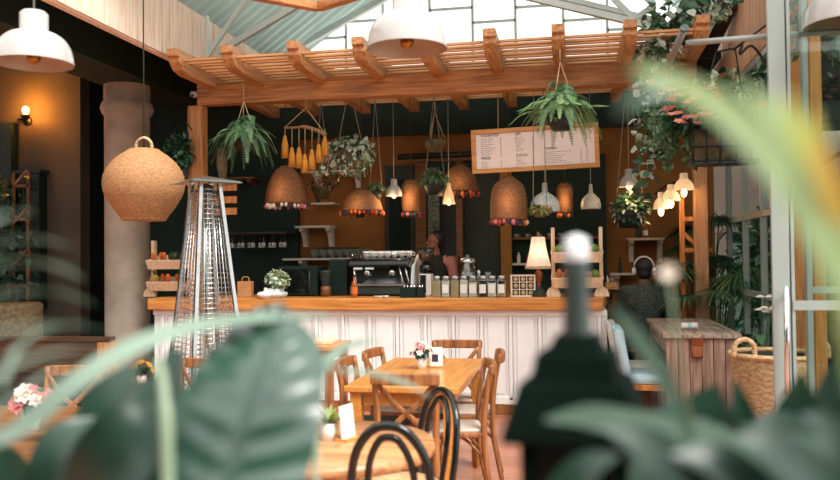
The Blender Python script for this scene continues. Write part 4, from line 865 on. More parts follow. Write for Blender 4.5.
# dark machines left of the espresso machine and on the back counter
t = thing('microwave', 'dark boxy oven on the bar at the left of the espresso machine', 'oven', on(303, 8.2)); obj('body', MB().box((0, 0, .16), (.42, .36, .3)), 'black_matt', t, bev=.01); obj('door', MB().box((-.04, -.183, .16), (.3, .01, .24)), 'black_gloss', t); obj('handle', MB().tube([(.13, -.2, .06), (.13, -.2, .26)], .008), 'dark_steel', t)
for s in (-1, 1): obj('foot', MB().box((s*.15, 0, .005), (.04, .3, .012)), 'black_matt', t)
t = thing('cabinet_fridge', 'tall dark cabinet between the oven and the espresso machine', 'cabinet', on(341, 8.27)); obj('body', MB().box((0, 0, .19), (.19, .3, .38)), 'dark_panel', t, bev=.01); obj('door', MB().box((0, -.153, .19), (.17, .01, .35)), 'black_matt', t)
t = thing('blender', 'small steel and dark blender between oven and dark cabinet', 'blender', on(325, 8.0)); obj('base', MB().lathe([(0, 0), (.055, 0), (.05, .1), (.03, .11), (0, .11)], n=16), 'shelf_wood', t); obj('jug', MB().lathe([(.04, .11), (.06, .24), (.062, .26), (.0, .27)], n=16), 'pot_dark', t)
t = thing('water_dispenser', 'clear glass drink dispenser with ribbed sides behind the jars', 'dispenser', on(467, 8.3)); obj('jar', MB().lathe([(0, 0), (.09, 0), (.1, .02), (.1, .28), (.07, .32), (.07, .33)], n=20, mod=lambda i, j, a: .003*(j % 2)), 'jar_glass', t); obj('lid', MB().lathe([(.08, .33), (.08, .37), (.02, .38), (.02, .41), (0, .41)], n=20), 'stainless', t); obj('tap', MB().tube([(0, -.1, .05), (0, -.14, .05), (0, -.14, .02)], .01), 'chrome', t)
t = thing('steel_bottle', 'slim steel flask behind the jars beside the drink dispenser', 'flask', on(478, 8.25)); obj('body', MB().lathe([(0, 0), (.02, 0), (.02, .24), (.012, .26), (0, .26)], n=12), 'stainless', t); obj('cap', MB().lathe([(.013, .255), (.013, .29), (0, .29)], n=10), 'black_matt', t)
t = thing('picture_stand', 'small upright framed card behind the jars near the mustard post', 'frame', on(487, 8.2)); obj('frame', MB().box((0, 0, .12), (.075, .02, .24)), 'dark_steel', t); obj('card', MB().box((0, -.012, .19), (.055, .004, .08)), 'steel_grey', t)
# ================================================================ BACK WALL SHELVES
def shelf(label, px0, px1, py, Y, bpx, bh, m='shelf_white', dep=.18):
    a = PY(px0, py, Y); b = PY(px1, py, Y); z = (a.z+b.z)/2; t = thing('wall_shelf', label, 'shelf', V(((a.x+b.x)/2, Y, z)))
    Yw = 9.99; dep = Yw-Y+.09
    obj('board', MB().box(((a.x+b.x)/2, Yw-dep/2, z-.012), (b.x-a.x, dep, .025)), m, t, True)
    for q in bpx:
        x = X_(q, Y); h = bh; m_ = MB(); pr = [(Yw-.001, z-.025), (Yw-dep*.85, z-.025), (Yw-dep*.85, z-.06), (Yw-dep*.55, z-.09), (Yw-dep*.4, z-h*.6), (Yw-dep*.3, z-h), (Yw-.001, z-h)]; n = len(pr)
        m_.add([(x-.025, u, v) for u, v in pr]+[(x+.025, u, v) for u, v in pr], [list(range(n)), list(range(2*n-1, n-1, -1))]+[(i, (i+1) % n, n+(i+1) % n, n+i)[::-1] for i in range(n)]); obj('bracket', m_, m, t, True)
    return t, z
s1, z1 = shelf('white wall shelf with long brackets behind the variegated plant', 308, 360, 171, 9.8, (316, 356), .24)
s2, z2 = shelf('empty white wall shelf on two curved brackets left of the cups', 297, 332, 226, 9.8, (302, 328), .26)
s3, z3 = shelf('long white wall shelf carrying a row of dark cups', 285, 376, 258, 9.8, (301,), .17)
s4, z4 = shelf('white wall shelf with bottles at the right beyond the fruit stand', 627, 664, 238, 9.78, (631, 660), .28, 'shelf_white')
s5, z5 = shelf('small lower wall shelf behind the person with headphones', 610, 634, 273, 9.78, (616,), .2, 'shelf_white')
s6, z6 = shelf('brown wall shelf above the hanging glasses behind the patio heater', 205, 256, 178, 9.75, (212, 250), .1, 'shelf_wood')
s7, z7 = shelf('dark shelf right of the mustard post with small crockery', 513, 546, 263, 9.75, (), .1, 'shelf_white'); s8, z8 = shelf('high shelf behind the speckled lamps right of the mustard post', 513, 602, 237, 9.75, (), .1, 'shelf_wood')
s9, z9 = shelf('short low shelf with jars under the variegated plant', 313, 336, 203, 9.8, (), .1, 'shelf_white')
dc = None
for i in range(7):
    l = 'dark cup with pale mark in the row on the long white shelf'; p = V((X_(315+8.2*i, 9.82), 9.82, z3))
    if i == 0: dc = cup(l, p, 'speckle', 'dark cups on the long shelf', 1.7); dc.children[0].data.materials[0] = MATS['lattice']
    else: dup(dc, p, R.uniform(-.3, .3), l)
dc2 = None
for i in range(5):
    l = 'dark cup stacked behind on the long white shelf'; p = V((X_(319+8.2*i, 9.9), 9.92, z3))
    if i == 0: dc2 = cup(l, p, 'pot_dark', 'dark cups at the back of the long shelf', 2.0)
    else: dup(dc2, p, R.uniform(-.3, .3), l)
for i in range(3):
    l = ('white cup at the right end of the long shelf, nearest the dark cups', 'white cup in the middle of three on the long shelf', 'white cup at the very end of the long shelf')[i]
    cup(l, V((X_(362+5.5*i, 9.82), 9.82, z3)), 'label_white', 'white cups on the long shelf', 1.1)
for (px, z, k, m, l) in ((322, z1, .7, 'kettle_green', 'green bottle on the white shelf, left under the variegated plant'), (332, z1, .6, 'pom_red', 'red bottle on the white shelf under the variegated plant'), (347, z1, .65, 'pom_dark', 'dark blue bottle at the right of the white bracket shelf'), (318, z9, .6, 'pot_dark', 'dark jar on the short low shelf'), (325, z9, .55, 'mustard', 'mustard jar on the short low shelf'),
                         (638, z4, 1.0, 'dark_panel', 'tall dark bottle on the right wall shelf'), (645, z4, .8, 'amber', 'amber bottle on the right wall shelf'), (619, z5, .75, 'dark_panel', 'dark round bottle on the small lower shelf'), (518, z7, .6, 'pot_white', 'white jar on the dark shelf beside the mustard post'), (527, z7, .5, 'pom_red', 'red jar on the dark shelf behind the table lamp')):
    bottle(l, V((X_(px, 9.82), 9.82, z)), k, m, 'label_white' if m == 'amber' else None)
gl = None
for i in range(6):
    l = 'small pale cup in the row on the high shelf right of the mustard post'; p = V((X_(516+11*i, 9.8), 9.8, z8))
    if i == 0: gl = cup(l, p, 'steel_grey', 'small cups on the high shelf', .7)
    else: dup(gl, p, 0, l)
# hanging wine glasses
rk = thing('glass_rack', 'dark rack with wine glasses hanging upside down behind the heater', 'rack', PY(258, 233, 9.6)); rz_ = Z_(234, 9.6, 258)
obj('bars', MB().box((X_(258, 9.6), 9.68, rz_+.01), (X_(289, 9.6)-X_(226, 9.6), .42, .025)), 'dark_wood', rk, True)
gg = None
for i in range(11):
    p = V((X_(232+5.2*i, 9.55), 9.55+.06*(i % 2), rz_-.17)); l = 'wine glass hanging upside down in the dark glass rack'
    if i == 0:
        gg = thing('wine_glass', l, 'glass', p, 0, 'wine glasses in the rack'); obj('bowl', MB().lathe([(.03, 0), (.038, .04), (.03, .075), (.005, .09)], n=14), 'stem_glass', gg); obj('stem', MB().lathe([(.004, .09), (.004, .165), (.03, .17), (0, .17)], n=10), 'stem_glass', gg)
    else: dup(gg, p, 0, l)
# back counter inside the bar
bk = thing('back_cabinet', 'brown wooden cabinet under the back wall behind the jars', 'cabinet', (X_(450, 9.6), 9.6, 0)); a = X_(418, 9.5); b = X_(458, 9.5); zc_ = Z_(256, 9.45, 440)
obj('body', MB().box(((a+b)/2, 9.65, zc_/2), (b-a, .44, zc_)), 'shelf_wood', bk, True, bev=.006)
for k in range(3): dr = obj('drawer', MB().box(((a+b)/2, 9.425, zc_-.14-.26*k), (b-a-.06, .02, .22)), 'shelf_wood', bk, True, bev=.004); obj('knob', MB().ball(((a+b)/2, 9.405, zc_-.14-.26*k), .014), 'brass', dr, True)
# small low boards by the post
lb = thing('plank_rack', 'three short pale planks fixed beside the pergola post', 'rack', PY(232, 215, 7.9))
for y in (192, 205, 212): pass
mb = MB(); 
for y in (187.5, 200, 211.5): obj('plank', MB().box(PY(221, y, 7.83), (.34, .02, .07)), 'orange_post', lb, True)
# ================================================================ RIGHT SIDE FURNITURE
def plank_table():
    t = thing('plank_table', 'weathered plank bar table with a solid panelled end at the right', 'table', (.96, 7.6, 0))
    x0, x1, y0, y1, h = .70, 1.24, 6.8, 8.35, .86
    mb = MB(); n = 4
    for i in range(n): a = x0-.03+(x1-x0+.06)*i/n; w_ = (x1-x0+.06)/n; mb.box((a+w_/2, (y0+y1)/2, h-.02+R.uniform(-.002, .002)), (w_-.006, y1-y0+.1, .04))
    obj('top_planks', mb, 'weathered_wood', t, True, bev=.004)
    for nm, yy in (('end_panel', y0), ('end_panel', y1)):
        mb = MB(); n = 6
        for i in range(n): w_ = (x1-x0)/n; mb.box((x0+w_*(i+.5), yy+R.uniform(-.004, .004), (h-.04)/2), (w_-.006, .035, h-.04))
        obj(nm, mb, 'weathered_up', t, True, bev=.003)
    obj('side_rail', MB().box((x0+.02, (y0+y1)/2, h-.1), (.03, y1-y0, .12)), 'weathered_wood', t, True)
    obj('stretcher', MB().box(((x0+x1)/2, (y0+y1)/2, .15), (.08, y1-y0, .08)), 'weathered_wood', t, True)
plank_table()
t = thing('folded_napkin', 'rolled white napkin at the front edge of the plank table', 'napkin', PZ(690, 329, .87)+V((0, .03, 0)))
obj('roll', MB().tube([(-.065, 0, .025), (.065, .01, .025)], .025, 12), 'label_white', t); obj('band', MB().tube([(-.015, .0, .025), (.015, .0, .025)], .0262, 12), 'blue_fabric', t)
t = thing('leather_pouch', 'brown leather pouch hanging on the end of the plank table', 'pouch', (PY(697, 345, 6.77)))
obj('body', MB().add([(-.045, -.012, .0), (.045, -.012, 0), (.03, -.03, -.09), (-.03, -.03, -.09), (-.05, .0, .07), (.05, .0, .07), (-.045, .0, -.1), (.045, .0, -.1)], [(0, 1, 2, 3)[::-1], (4, 5, 1, 0)[::-1], (4, 0, 3, 6), (5, 7, 2, 1), (3, 2, 7, 6)[::-1], (4, 6, 7, 5)]), 'copper', t); obj('strap', MB().tube([(-.03, -.005, .06), (-.02, -.005, .11), (.0, 0, .115)], .006, 6), 'chair_wood', t); obj('flap', MB().box((0, -.018, .03), (.085, .01, .06)), 'copper', t, bev=.004)
def cushion_chair(label, loc, rz, m):
    t = thing('cushioned_chair', label, 'chair', loc, rz)
    obj('seat_frame', MB().box((0, 0, .40), (.44, .44, .05)), 'orange_post', t, bev=.006)
    for sx in (-1, 1):
        for sy in (-1, 1): obj('leg', MB().tube([(sx*.18, sy*.18, .38), (sx*.2, sy*.2, 0)], [.022, .014], 10), 'orange_post', t)
    def pad(c, d, rot=None): 
        return obj(*('seat_cushion',), MB().box(c, d, rot), m, t, bev=.035)
    o = pad((0, .01, .465), (.45, .44, .085)); o = obj('back_cushion', MB().box((0, -.215, .68), (.44, .085, .42), Matrix.Rotation(.16, 3, 'X')), m, t, bev=.035)
    obj('piping', MB().tube([(-.2, -.28, .885), (.2, -.28, .885)], .012, 8), m, t)
    return t
cushion_chair('chair with pale blue cushions facing the plank table, nearer to us', (.58, 7.12, 0), -PI/2, 'blue_fabric')
cushion_chair('chair with pale grey cushions facing the plank table, farther back', (.55, 7.68, 0), -PI/2, 'pale_fabric')
# wicker basket
bp = PZ(775, 352, .78); t = thing('wicker_basket', 'big round wicker basket with two loop handles behind the steel door post', 'basket', (bp.x, bp.y, 0)); rb = .30
obj('body', MB().lathe([(.001, .04)]+[(rb*(.72+.28*(i/34)**.7), .04+.72*i/34) for i in range(35)], n=96, mod=lambda i, j, a: .011*(1 if ((j//4)+i) % 2 else -1) if i > 0 else 0), 'rattan_pale', t)
obj('lining', MB().lathe([(rb*.93, .75), (rb*.7, .06), (0, .06)], n=32), 'pot_dark', t)
obj('rim', MB().lathe([(rb+.02*math.cos(a), .765+.02*math.sin(a)) for a in [2*PI*i/8 for i in range(9)]], n=60, mod=lambda i, j, a: .004*(j % 2)), 'rattan_pale', t)
for s in (-1, 1):
    q = [(s*(rb-.0), -.07, .76), (s*(rb+.02), -.06, .85), (s*(rb+.03), 0, .885), (s*(rb+.02), .06, .85), (s*rb, .07, .76)] if False else [(s*.24-.07, -.17, .76), (s*.24-.06, -.175, .85), (s*.24, -.175, .885), (s*.24+.06, -.17, .85), (s*.24+.07, -.165, .76)]
    obj('handle', MB().tube(spline(q, 6), .018, 10), 'rattan_pale', t)
for k in range(3): a = 2*PI*k/3+.5; obj('foot', MB().lathe([(0, 0), (.025, 0), (.025, .045), (0, .045)], (rb*.6*math.cos(a), rb*.6*math.sin(a), 0), 10), 'chair_wood', t)
# ================================================================ PEOPLE
def body_mesh(segs, balls, extra=None):
    m_ = MB()
    for a, b, ra, rb_ in segs:
        a = V(a); b = V(b); n = 6; m_.tube([a.lerp(b, i/n) for i in range(n+1)], [lerp(ra, rb_, i/n) for i in range(n+1)], 12); m_.ball(a, ra*.98, n=12); m_.ball(b, rb_*.98, n=12)
    for c, r_, sc in balls: m_.ball(c, r_, sc, 14)
    return m_
def hand(c, d, up, s=1):
    """five finger chains from palm centre c, pointing d"""
    d = V(d).normalized(); up = V(up).normalized(); sd = d.cross(up).normalized(); c = V(c); out = [(c-d*.045, c+d*.03, .026, .03)]
    for k, (o, l) in enumerate(((-.03, .065), (-.01, .078), (.01, .073), (.03, .056))):
        a = c+d*.035+sd*o*1.0; b = a+d*l*.55-up*.008; e = b+d*l*.4-up*.025; out += [(a, b, .0095, .009), (b, e, .009, .0075)]
    a = c-d*.01+sd*.03*s; b = a+sd*.028*s+d*.03; e = b+d*.03-up*.01; out += [(a, b, .012, .0105), (b, e, .0105, .009)]
    return out
def head(c, fwd, s=1.0):
    """c = head centre; returns segs, balls for skull, jaw, nose, ears, lips, eyes"""
    c = V(c); f = V(fwd).normalized(); sd = V((-f.y, f.x, 0)); u = V((0, 0, 1))
    b = [(c+u*.03, .092, (.86, .86, 1.0)), (c+f*.018-u*.035, .074, (.85, .85, 1.05)), (c+f*.045-u*.075, .04, (1, 1, .8)), (c+f*.09-u*.0, .012, (1, 1, 1.6)), (c+f*.1-u*.018, .013, (1.1, 1.1, .9)), (c+f*.083-u*.053, .016, (1.2, 1.2, .5))]
    for s_ in (-1, 1): b += [(c+sd*s_*.08-u*.005-f*.005, .022, (.5, .8, 1.4)), (c+f*.074+sd*s_*.032+u*.012, .012, (1, 1, .7)), (c+f*.076+sd*s_*.032+u*.03, .014, (1.2, 1.2, .4))]
    return b
def limb(*p): return [(p[i][0], p[i+1][0], p[i][1], p[i+1][1]) for i in range(len(p)-1)]
# seated person with headphones, back to the camera, on a bar stool beyond the plank table
HX, HY = P(643, 300, 8.55).x, 8.62
t = thing('bar_stool', 'wooden stool under the seated person with headphones', 'stool', (HX, HY+.06, 0))
obj('seat', MB().lathe([(0, .5), (.17, .5), (.18, .515), (.17, .535), (0, .535)], n=28), 'chair_wood', t)
for k in range(4): a = PI/4+k*PI/2; obj('leg', MB().tube([(.11*math.cos(a), .11*math.sin(a), .51), (.18*math.cos(a), .18*math.sin(a), 0)], .016, 8), 'chair_wood', t)
pr = thing('person', 'person seen from behind in a patterned dark jumper with white headphones, seated', 'person', (HX, HY, 0))
sh = lambda s, g=0: limb(((s*.19, 0, 1.11), .058+g), ((s*.255, .1, .87), .047+g), ((s*.16, .33, .88), .036+g))
torso = lambda g=0: limb(((0, .03, .63), .155+g), ((0, -.01, .82), .135+g), ((0, -.02, 1.0), .145+g), ((0, 0, 1.1), .11+g))+limb(((-.13, 0, 1.1), .075+g), ((.13, 0, 1.1), .075+g))+limb(((-.08, -.01, .98), .12+g), ((.08, -.01, .98), .12+g))+limb(((-.09, .04, .64), .12+g), ((.09, .04, .64), .12+g))
legs = lambda s, g=0: limb(((s*.1, .05, .63), .095+g), ((s*.13, .45, .6), .065+g), ((s*.13, .47, .32), .055+g), ((s*.13, .43, .11), .04+g))
foot = lambda s: limb(((s*.13, .42, .07), .045), ((s*.14, .58, .045), .035))
HC = (0, .03, 1.32)
sg = torso()+sh(-1)+sh(1)+legs(-1)+legs(1)+foot(-1)+foot(1)+limb(((0, .0, 1.1), .06), ((0, .02, 1.24), .055))
for s in (-1, 1): sg += limb(((s*.16, .33, .88), .034), ((s*.1, .4, .89), .027))+hand((s*.08, .44, .895), (-s*.3, 1, 0), (0, 0, 1), -s)
obj('body', body_mesh(sg, head(HC, (.0, 1, 0))), 'skin', pr, vox=.009)
obj('jumper', body_mesh(torso(.014)+sh(-1, .013)+sh(1, .013), []), 'knit', pr, vox=.014)
obj('trousers', body_mesh(legs(-1, .012)+legs(1, .012)+limb(((-.09, .04, .62), .135), ((.09, .04, .62), .135)), []), 'trouser', pr, vox=.014)
for s in (-1, 1): obj('shoe', body_mesh(limb(((s*.13, .41, .06), .055), ((s*.14, .6, .045), .044)), []), 'black_matt', pr, vox=.012)
obj('hair', body_mesh([], [(V(HC)+V((0, -.012, .045)), .1, (.9, .93, .98)), (V(HC)+V((0, -.03, -.02)), .085, (.9, .8, .9))]), 'hair', pr, vox=.012)
hp_ = MB(); hp_.tube([V(HC)+V((.098*math.cos(a), .01, .045+.105*math.sin(a))) for a in [PI*i/16 for i in range(17)]], .008, 8)
h_ = obj('headphones', hp_, 'label_white', pr)
for s in (-1, 1): obj('ear_cup', MB().lathe([(0, -.018), (.036, -.016), (.04, 0), (.036, .016), (0, .018)], V(HC)+V((s*.1, .01, 0)), 18, rot=Matrix.Rotation(PI/2, 3, 'Y')), 'label_white', h_)
# barista standing inside the bar, face turned to the left
BP = P(436, 250, 9.35); BX, BY = BP.x, BP.y
pr = thing('person', 'person with dark hair in dark clothes and pink sleeves standing behind the bar', 'person', (BX, BY, 0), .0)
HC = (-.01, -.02, Z_(242, BY, 437)-.0); k_ = HC[2]/1.6; T = lambda x, y, z: (x, y, z*k_)
torso = lambda g=0: limb((T(0, 0, .98), .13+g), (T(0, -.01, 1.12), .115+g), (T(0, 0, 1.3), .125+g), (T(0, 0, 1.38), .09+g))+limb((T(-.12, 0, 1.385), .06+g), (T(.12, 0, 1.385), .06+g))+limb((T(-.07, 0, .95), .12+g), (T(.07, 0, .95), .12+g))
arm = lambda s, g=0: limb((T(s*.17, 0, 1.385), .052+g), (T(s*.22, -.03, 1.14), .042+g), (T(s*.13, -.22, 1.09), .033+g))
legs = lambda s, g=0: limb((T(s*.085, 0, .93), .095+g), (T(s*.09, -.01, .5), .062+g), (T(s*.09, .02, .1), .042+g))
sg = torso()+arm(-1)+arm(1)+legs(-1)+legs(1)+limb((T(0, 0, 1.38), .055), (T(-.005, -.015, 1.53), .05))
for s in (-1, 1): sg += limb(((s*.09, .03, .07), .042), ((s*.1, -.13, .04), .034))+limb((T(s*.13, -.22, 1.09), .032), (T(s*.1, -.28, 1.09), .026))+hand(V(T(s*.09, -.32, 1.09)), (-s*.2, -1, -.1), (0, 0, 1), s)
obj('body', body_mesh(sg, head(HC, (-.85, -.5, 0))), 'skin', pr, vox=.009)
obj('shirt', body_mesh(arm(-1, .012)[:1]+arm(1, .012)+limb((T(.1, 0, 1.385), .075), (T(.16, 0, 1.37), .07)), []), 'pink_shirt', pr, vox=.012)
obj('apron', body_mesh(torso(.012), []), 'cloth_dark', pr, vox=.013); obj('trousers', body_mesh(legs(-1, .012)+legs(1, .012), []), 'trouser', pr, vox=.014)
for s in (-1, 1): obj('shoe', body_mesh(limb(((s*.09, .04, .06), .05), ((s*.1, -.15, .045), .042)), []), 'black_matt', pr, vox=.012)
hc = V(HC); obj('hair', body_mesh(limb((hc+V((.06, .03, .0)), .05), (hc+V((.08, .05, -.14)), .04)), [(hc+V((.022, .014, .045)), .1, (.9, .9, .95)), (hc+V((.05, .03, -.01)), .08, (.9, .9, 1))]), 'hair', pr, vox=.012)
# ================================================================ GREENERY AT THE RIGHT
t = thing('ivy_vine', 'broad leaved vine climbing along the right end of the beam and down', 'plant', PY(680, 150, 7.3))
mb = MB(); ms = (0, 1, 1, 2)
for a in (((720, -15), (690, 10), (660, 30), (645, 60)), ((735, -10), (700, 18), (670, 25), (655, 50), (652, 90)), ((690, -10), (665, 15), (650, 45)), ((720, 5), (690, 25), (668, 48), (660, 80), (650, 130)), ((650, 60), (645, 110), (650, 160), (642, 190)), ((668, 60), (660, 110), (655, 150)), ((655, 5), (645, 40)), ((735, 92), (748, 82), (768, 68)), ((700, 85), (730, 80), (758, 82)), ((700, -8), (680, 22), (655, 35))):
    pts = [PY(x, y, 7.15+.25*R.random()) for x, y in a]; vine(mb, pts, .1, .075, .0115, ms, True, 1.0)
obj('foliage', mb, ['leaf', 'leaf_pale', 'leaf_dark'], t, True)
t = thing('trailing_creeper', 'dense fine leaved creeper hanging down beneath the pink flowers', 'plant', PY(672, 190, 7.0))
mb = MB()
for i in range(34):
    x = R.uniform(650, 706); y0_ = R.uniform(95, 130); y1_ = R.uniform(145, 178)-abs(x-675)*.3; Y_ = R.uniform(6.9, 7.25); vine(mb, [PY(x, y0_, Y_), PY(x+R.uniform(-5, 5), (y0_+y1_)/2, Y_-.03), PY(x+R.uniform(-6, 6), y1_, Y_)], .05, .028, .013, (0, 0, 1), True, .8)
obj('foliage', mb, ['fern', 'leaf', 'leaf_grey'], t, True)
t = thing('flower_basket', 'wide dark wire basket of pink and salmon flowers hanging before the right windows', 'flower basket', PY(722, 163, 6.75))
mb = MB(); g = lambda px, py, Y=6.72: PY(px, py, Y)
for py in (130, 147, 161): mb.tube([g(690, py, 6.95), g(692, py), g(752, py-2), g(754, py-2, 6.95)], .009, 6)
for px in (692, 706, 721, 737, 752): mb.tube([g(px, 128), g(px+ (1 if px < 720 else -1), 163)], .008, 6)
obj('wire_frame', mb, 'iron', t, True); obj('tray', MB().box(g(722, 163, 6.84), (.52, .24, .03)), 'pot_dark', t, True)
obj('liner', MB().box(g(722, 146, 6.86), (.44, .16, .24)), 'wood_moss', t, True)
mb = MB(); c = g(700, 118, 6.85); leafball(mb, c, (.32, .18, .17), 420, .07, .04, (0, 0, 1)); c2 = g(738, 118, 6.85); leafball(mb, c2, (.2, .15, .1), 160, .07, .04, (0, 1))
obj('foliage', mb, ['leaf', 'leaf_dark'], t, True)
mb = MB()
for i in range(46): px, py = R.uniform(661, 722), R.uniform(88, 124); flower(mb, g(px, py, 6.42+.1*R.random()), R.uniform(.03, .05), 5, R.choice((0, 0, 1, 2)))
for px, py in ((763, 108), (764, 104), (760, 110), (655, 85), (650, 83)): flower(mb, g(px, py, 6.65), .05, 6, 1 if px > 700 else 2)
obj('flowers', mb, ['petal_pink', 'petal_orange', 'petal_salmon'], t, True)
obj('hanger', MB().tube([g(696, 128), g(716, 52, 6.5)], .006).tube([g(748, 127), g(735, 48, 6.4)], .006).tube(spline([g(733, 50, 6.2), g(742, 44, 6.2), g(740, 54, 6.2), g(752, 46, 6.2), g(768, 66, 6.2)], 6), .01, 6).tube([g(716, 52, 6.5), g(735, 48, 6.4), g(733, 50, 6.2), V((1.62, 6.1, 3.3))], .008), 'iron', t, True)
def palm(name, label, cx, cy, Y, n, L, m, w=.028, pot=True, h=None, nl=22, up=.5, stem=.02):
    c = PY(cx, cy, Y); t = thing(name, label, 'plant', (min(c.x, 1.37), c.y, 0)); mb = MB()
    obj('pot', MB().lathe([(0, 0), (.16, 0), (.2, .3), (.21, .34), (.18, .34), (0, .3)], n=24), 'terracotta', t); z0 = .3
    for i in range(n):
        a = 2*PI*i/n*2.4+R.random(); d = V((math.cos(a), math.sin(a), 0)); base_ = V((d.x*.03, d.y*.03, z0)); hc_ = c.z*R.uniform(.8, 1.12); e = R.uniform(.15, L*.6)
        sp = spline([base_, V((d.x*.1, d.y*.1, hc_*.6)), V((d.x*e, d.y*e, hc_)), V((d.x*(e+L*.4), d.y*(e+L*.4), hc_+.02))], 4); mb.tube(sp, .006, 5, 0, caps=False)
        hub = sp[-1]; ax = (sp[-1]-sp[-2]).normalized()
        for k in range(nl):
            b_ = lerp(-2.3, 2.3, k/(nl-1)); sd = ax.cross(V((0, 0, 1))).normalized(); dd = (ax*math.cos(b_)+sd*math.sin(b_)+V((0, 0, .12))).normalized()
            mb.leaf(hub, dd, L*R.uniform(.75, 1.05), w, droop=.8, segs=4, fold=.1, m=R.choice((0, 0, 1)))
    obj('fronds', mb, m, t); return t
palm('fan_palm', 'fan palm with long narrow leaflets behind the plank table', 722, 275, 8.7, 18, .4, ['leaf', 'fern'])
palm('lady_palm', 'darker palm against the right windows, between lamp post and steel post', 706, 235, 9.25, 12, .3, ['leaf_dark', 'leaf_dark'])
c = PY(757, 330, 6.9); t = thing('peace_lily', 'broad leaved lily with white blooms between plank table and steel post', 'plant', (c.x, c.y, 0))
obj('pot', MB().lathe([(0, 0), (.13, 0), (.16, .3), (.14, .3), (0, .27)], n=22), 'pot_dark', t); mb = MB()
for i in range(44):
    d = rdir(.1, 1); b_ = V((d.x*.05, d.y*.05, .27)); e = V((d.x*.22, d.y*.2, .55+.42*R.random())); mb.tube([b_, b_.lerp(e, .6)+V((0, 0, .06)), e], .005, 5, 0, caps=False); mb.leaf(e, (d.x, d.y, R.uniform(-.1, .7)), R.uniform(.16, .26), R.uniform(.07, .1), droop=.7, m=R.choice((0, 0, 1)))
obj('foliage', mb, ['leaf_dark', 'leaf'], t); mb = MB()
for px, py in ((765, 297), (769, 308), (764, 310), (771, 312)):
    q = PY(px, py, 6.75)-V((c.x, c.y, 0)); mb.tube([(0, 0, .3), (q.x*.6, q.y*.6, q.z*.7), q], .005, 5, 1, caps=False); 
    for s in (-1, 1): mb.leaf(q, (s, -.2, .15), .075, .04, up=(0, -.5, 1), droop=.2, m=0)
obj('blooms', mb, ['petal_white', 'leaf'], t)
c = PY(752, 215, 9.3); t = thing('garden_shrub', 'large dark shrub growing behind the glazed right wall', 'plant', (2.75, 11.2, 0)); mb = MB(); leafball(mb, (0, 0, 1.0), (.9, 1.7, 1.15), 2200, .24, .13, (0, 0, 1)); obj('foliage', mb, ['leaf_dark', 'leaf'], t); obj('trunk', MB().tube([(0, 0, 0), (.05, 0, .8)], [.06, .03]), 'driftwood', t)
t = thing('garden_hedge', 'tall dark hedge outside beyond the steel framed glass door', 'hedge', (4.4, 6.9, 0)); mb = MB(); leafball(mb, (0, 0, 1.3), (1.3, 2.2, 1.6), 2600, .26, .14, (0, 0, 1)); obj('foliage', mb, ['leaf_dark', 'leaf'], t); obj('trunk', MB().tube([(0, 0, 0), (.05, 0, .9)], [.06, .03]), 'driftwood', t)
t = thing('garden_bush', 'dark bush seen through the glass door at the right picture edge', 'plant', (2.35, 6.6, 0)); mb = MB(); leafball(mb, (0, 0, .9), (.55, .5, 1.0), 700, .16, .08, (0, 0, 1)); obj('foliage', mb, ['leaf_dark', 'leaf'], t); obj('trunk', MB().tube([(0, 0, 0), (.03, 0, .7)], [.05, .03]), 'driftwood', t)
c = PY(838, 92, 7.6); t = thing('balcony_planter', 'planter of pink flowers outside at the far upper right', 'flower basket', c-V((0, 0, .25))); obj('box', MB().box((0, 0, .08), (.5, .25, .16)), 'dark_steel', t); obj('bracket', MB().beam((-.2, 0, 0), (-.2, .0, -.2), .03, .03).beam((-.28, -.1, -.45), (.5, -.1, .02), .03, .04).beam((.2, 0, 0), (.2, 0, -c.z+.25), .05, .05), 'dark_steel', t)
mb = MB(); leafball(mb, (0, 0, .24), (.3, .18, .14), 260, .07, .04, (0,)); obj('foliage', mb, 'leaf_dark', t); mb = MB()
for i in range(26): flower(mb, (R.uniform(-.26, .26), -.15+R.uniform(-.05, .05), R.uniform(.15, .36)), .045, 5, 0)
obj('flowers', mb, 'petal_pink', t)
c = PY(815, 40, 5.6); t = thing('hanging_greenery', 'loose grey green foliage hanging beside the upper right lamp', 'plant', PY(812, 60, 5.6)); mb = MB()
for i in range(16): x = R.uniform(795, 845); vine(mb, [PY(x, -25, 5.6), PY(x+R.uniform(-5, 5), 15, 5.55), PY(x+R.uniform(-8, 8), R.uniform(40, 75), 5.6)], .08, .04, .03, (0, 1), True, .9)
obj('foliage', mb, ['leaf_grey', 'leaf'], t, True)
# left dark room: trellis plant and drum stool
k = PY(8, 240, 8.5); t = thing('trellis_plant', 'leafy climber on a wooden trellis at the far left edge', 'plant', (k.x, 8.7, 0)); mb = MB(); zt = Z_(172, 8.6, 10)
for x in (-.28, -.08, .12): mb.box((x, 0, zt/2), (.03, .03, zt))
for z in (1.2, 1.6, 2.0, 2.4): mb.box((-.08, 0, min(z, zt-.05)), (.45, .03, .03))
for z in (1.25, 1.75, 2.2): mb.beam((-.28, -.02, z), (.12, -.02, z+.38), .02, .03)
obj('trellis', mb, 'driftwood', t); mb = MB()
for i in range(9): x = R.uniform(-.3, .15); vine(mb, [(x, -.05, .3), (x+.05, -.08, 1.3), (x-.03, -.06, zt-.1)], .1, .06, .05, (0, 1), True, .8)
obj('foliage', mb, ['leaf_dark', 'leaf'], t); obj('trough', MB().box((-.08, 0, .15), (.6, .3, .3)), 'pot_dark', t)
k = PY(10, 328, 7.9); t = thing('drum_table', 'woven drum shaped side table at the far left behind the bench', 'table', (k.x, k.y, 0)); hh = Z_(303, 7.9, 10)
obj('drum', MB().lathe([(0, .3), (.3, .3), (.33, .36), (.33, hh-.03), (.3, hh), (0, hh)], n=40, mod=lambda i, j, a: .004*(j % 2)), 'drum_weave', t)
